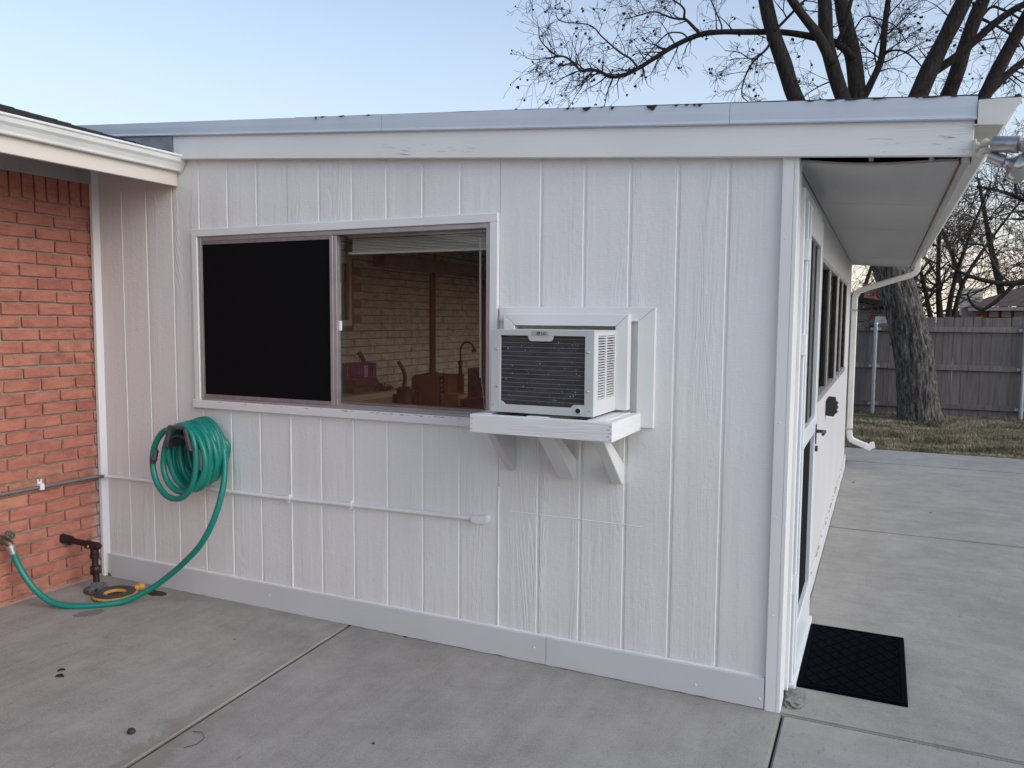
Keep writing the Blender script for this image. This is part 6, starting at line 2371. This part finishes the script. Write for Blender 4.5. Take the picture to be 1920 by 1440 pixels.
bare_tree('bare_tree', 'bare tree with a hooked low limb curving in from the right over the fence', (4.3, 15.0, -0.16), [
    ([(4.35, 15.0, -0.16), (4.2, 15.0, 1.2), (3.6, 15.0, 2.1), (3.1, 15.0, 2.42), (2.55, 15.0, 2.36), (2.2, 14.95, 2.40), (1.75, 14.9, 2.55), (1.45, 14.9, 2.75)], 0.10, 0.022, 5),
    ([(2.62, 15.0, 2.37), (2.42, 15.0, 2.12), (2.22, 15.0, 1.93), (2.06, 15.0, 1.86), (1.90, 15.0, 1.98), (1.82, 15.0, 2.18)], 0.045, 0.02, 1),
    ([(4.30, 15.0, 0.8), (4.4, 15.1, 2.2), (4.1, 15.2, 3.6), (3.6, 15.2, 4.8), (3.3, 15.2, 5.8)], 0.12, 0.03),
    ([(4.35, 15.0, 1.6), (3.7, 15.1, 3.0), (3.1, 15.2, 3.7), (2.5, 15.2, 4.1), (1.9, 15.2, 4.3)], 0.08, 0.02),
], 47, 0.0038, M['bark_dark'], M['twig_far'], 17, 1.2, 3, 3, t0=0.42)
bare_tree('bare_tree', 'thin pale-lit bare tree far off, in the gap between the wall and the big trunk', (-0.6, 25.0, -0.16), [
    ([(-0.6, 25, -0.16), (-0.5, 25, 1.5), (-0.2, 25, 3.0), (0.3, 25, 4.6)], 0.12, 0.03),
    ([(-0.7, 25, -0.16), (-0.9, 25, 1.6), (-1.4, 25, 3.2), (-2.0, 25, 4.6)], 0.11, 0.03),
    ([(0.2, 25.5, -0.16), (0.3, 25.5, 1.5), (0.9, 25.5, 2.6), (1.6, 25.5, 3.6)], 0.10, 0.03),
], 53, 0.0052, M['bark_dark'], M['twig_far'], 12, 1.5, 3, 3)
bare_tree('bare_tree', 'tall bare tree filling the gap far behind the clapboard chimney', (4.2, 29.0, -0.16), [
    ([(4.2, 29, -0.16), (4.1, 29, 2.0), (3.6, 29, 4.2), (3.1, 29, 6.6)], 0.2, 0.04),
    ([(4.3, 29, -0.16), (4.6, 29, 2.2), (5.2, 29, 4.4), (5.6, 29, 7.0)], 0.2, 0.04),
    ([(3.4, 29.5, -0.16), (3.1, 29.5, 1.8), (2.6, 29.5, 3.6), (1.9, 29.5, 5.4)], 0.16, 0.04),
    ([(4.9, 29.5, -0.16), (5.4, 29.5, 2.2), (6.6, 29.5, 4.6), (7.6, 29.5, 6.2)], 0.16, 0.04),
], 59, 0.0062, M['bark_dark'], M['twig_far'], 18, 2.0, 3, 4, t0=0.34)

# dark shrub against the left neighbour's wall
shb = thing('evergreen_shrub', 'dark evergreen shrub beside the left neighbouring house, just left of the big trunk', 'shrub', (1.0, 17.8, -0.16))
mb = MB()
r5 = random.Random(5)
for k in range(2600):
    a, b_ = r5.uniform(0, 6.28), r5.uniform(-1, 1)
    rr = r5.random() ** 0.4
    s_ = math.sqrt(1 - b_ * b_)
    lump = 1 + 0.25 * noise.noise(Vector((math.cos(a) * 2, math.sin(a) * 2, b_ * 3)))
    c = Vector((1.02 + 0.50 * rr * lump * s_ * math.cos(a), 17.8 + 0.5 * rr * lump * s_ * math.sin(a), 1.28 + 0.95 * rr * lump * b_))
    d = Vector((r5.gauss(0, 1), r5.gauss(0, 1), r5.gauss(0, 1))).normalized()
    e = d.orthogonal().normalized()
    z_ = r5.uniform(0.03, 0.06)
    mb.add([c - d * z_, c + e * z_ * 0.5, c + d * z_, c - e * z_ * 0.5], [(0, 1, 2, 3)])
raw(mb, 'foliage', plain('dark_evergreen_leaf', (0.022, 0.032, 0.014), 0.7, var=0.5, vscale=9), shb, kind='stuff', smooth=False)
mb = MB()
mb.tube([(1.0, 17.8, -0.16), (1.01, 17.8, 0.6), (1.02, 17.8, 1.3)], [0.06, 0.045, 0.02], 7)
mb.build('stem', M['bark_dark'], shb)
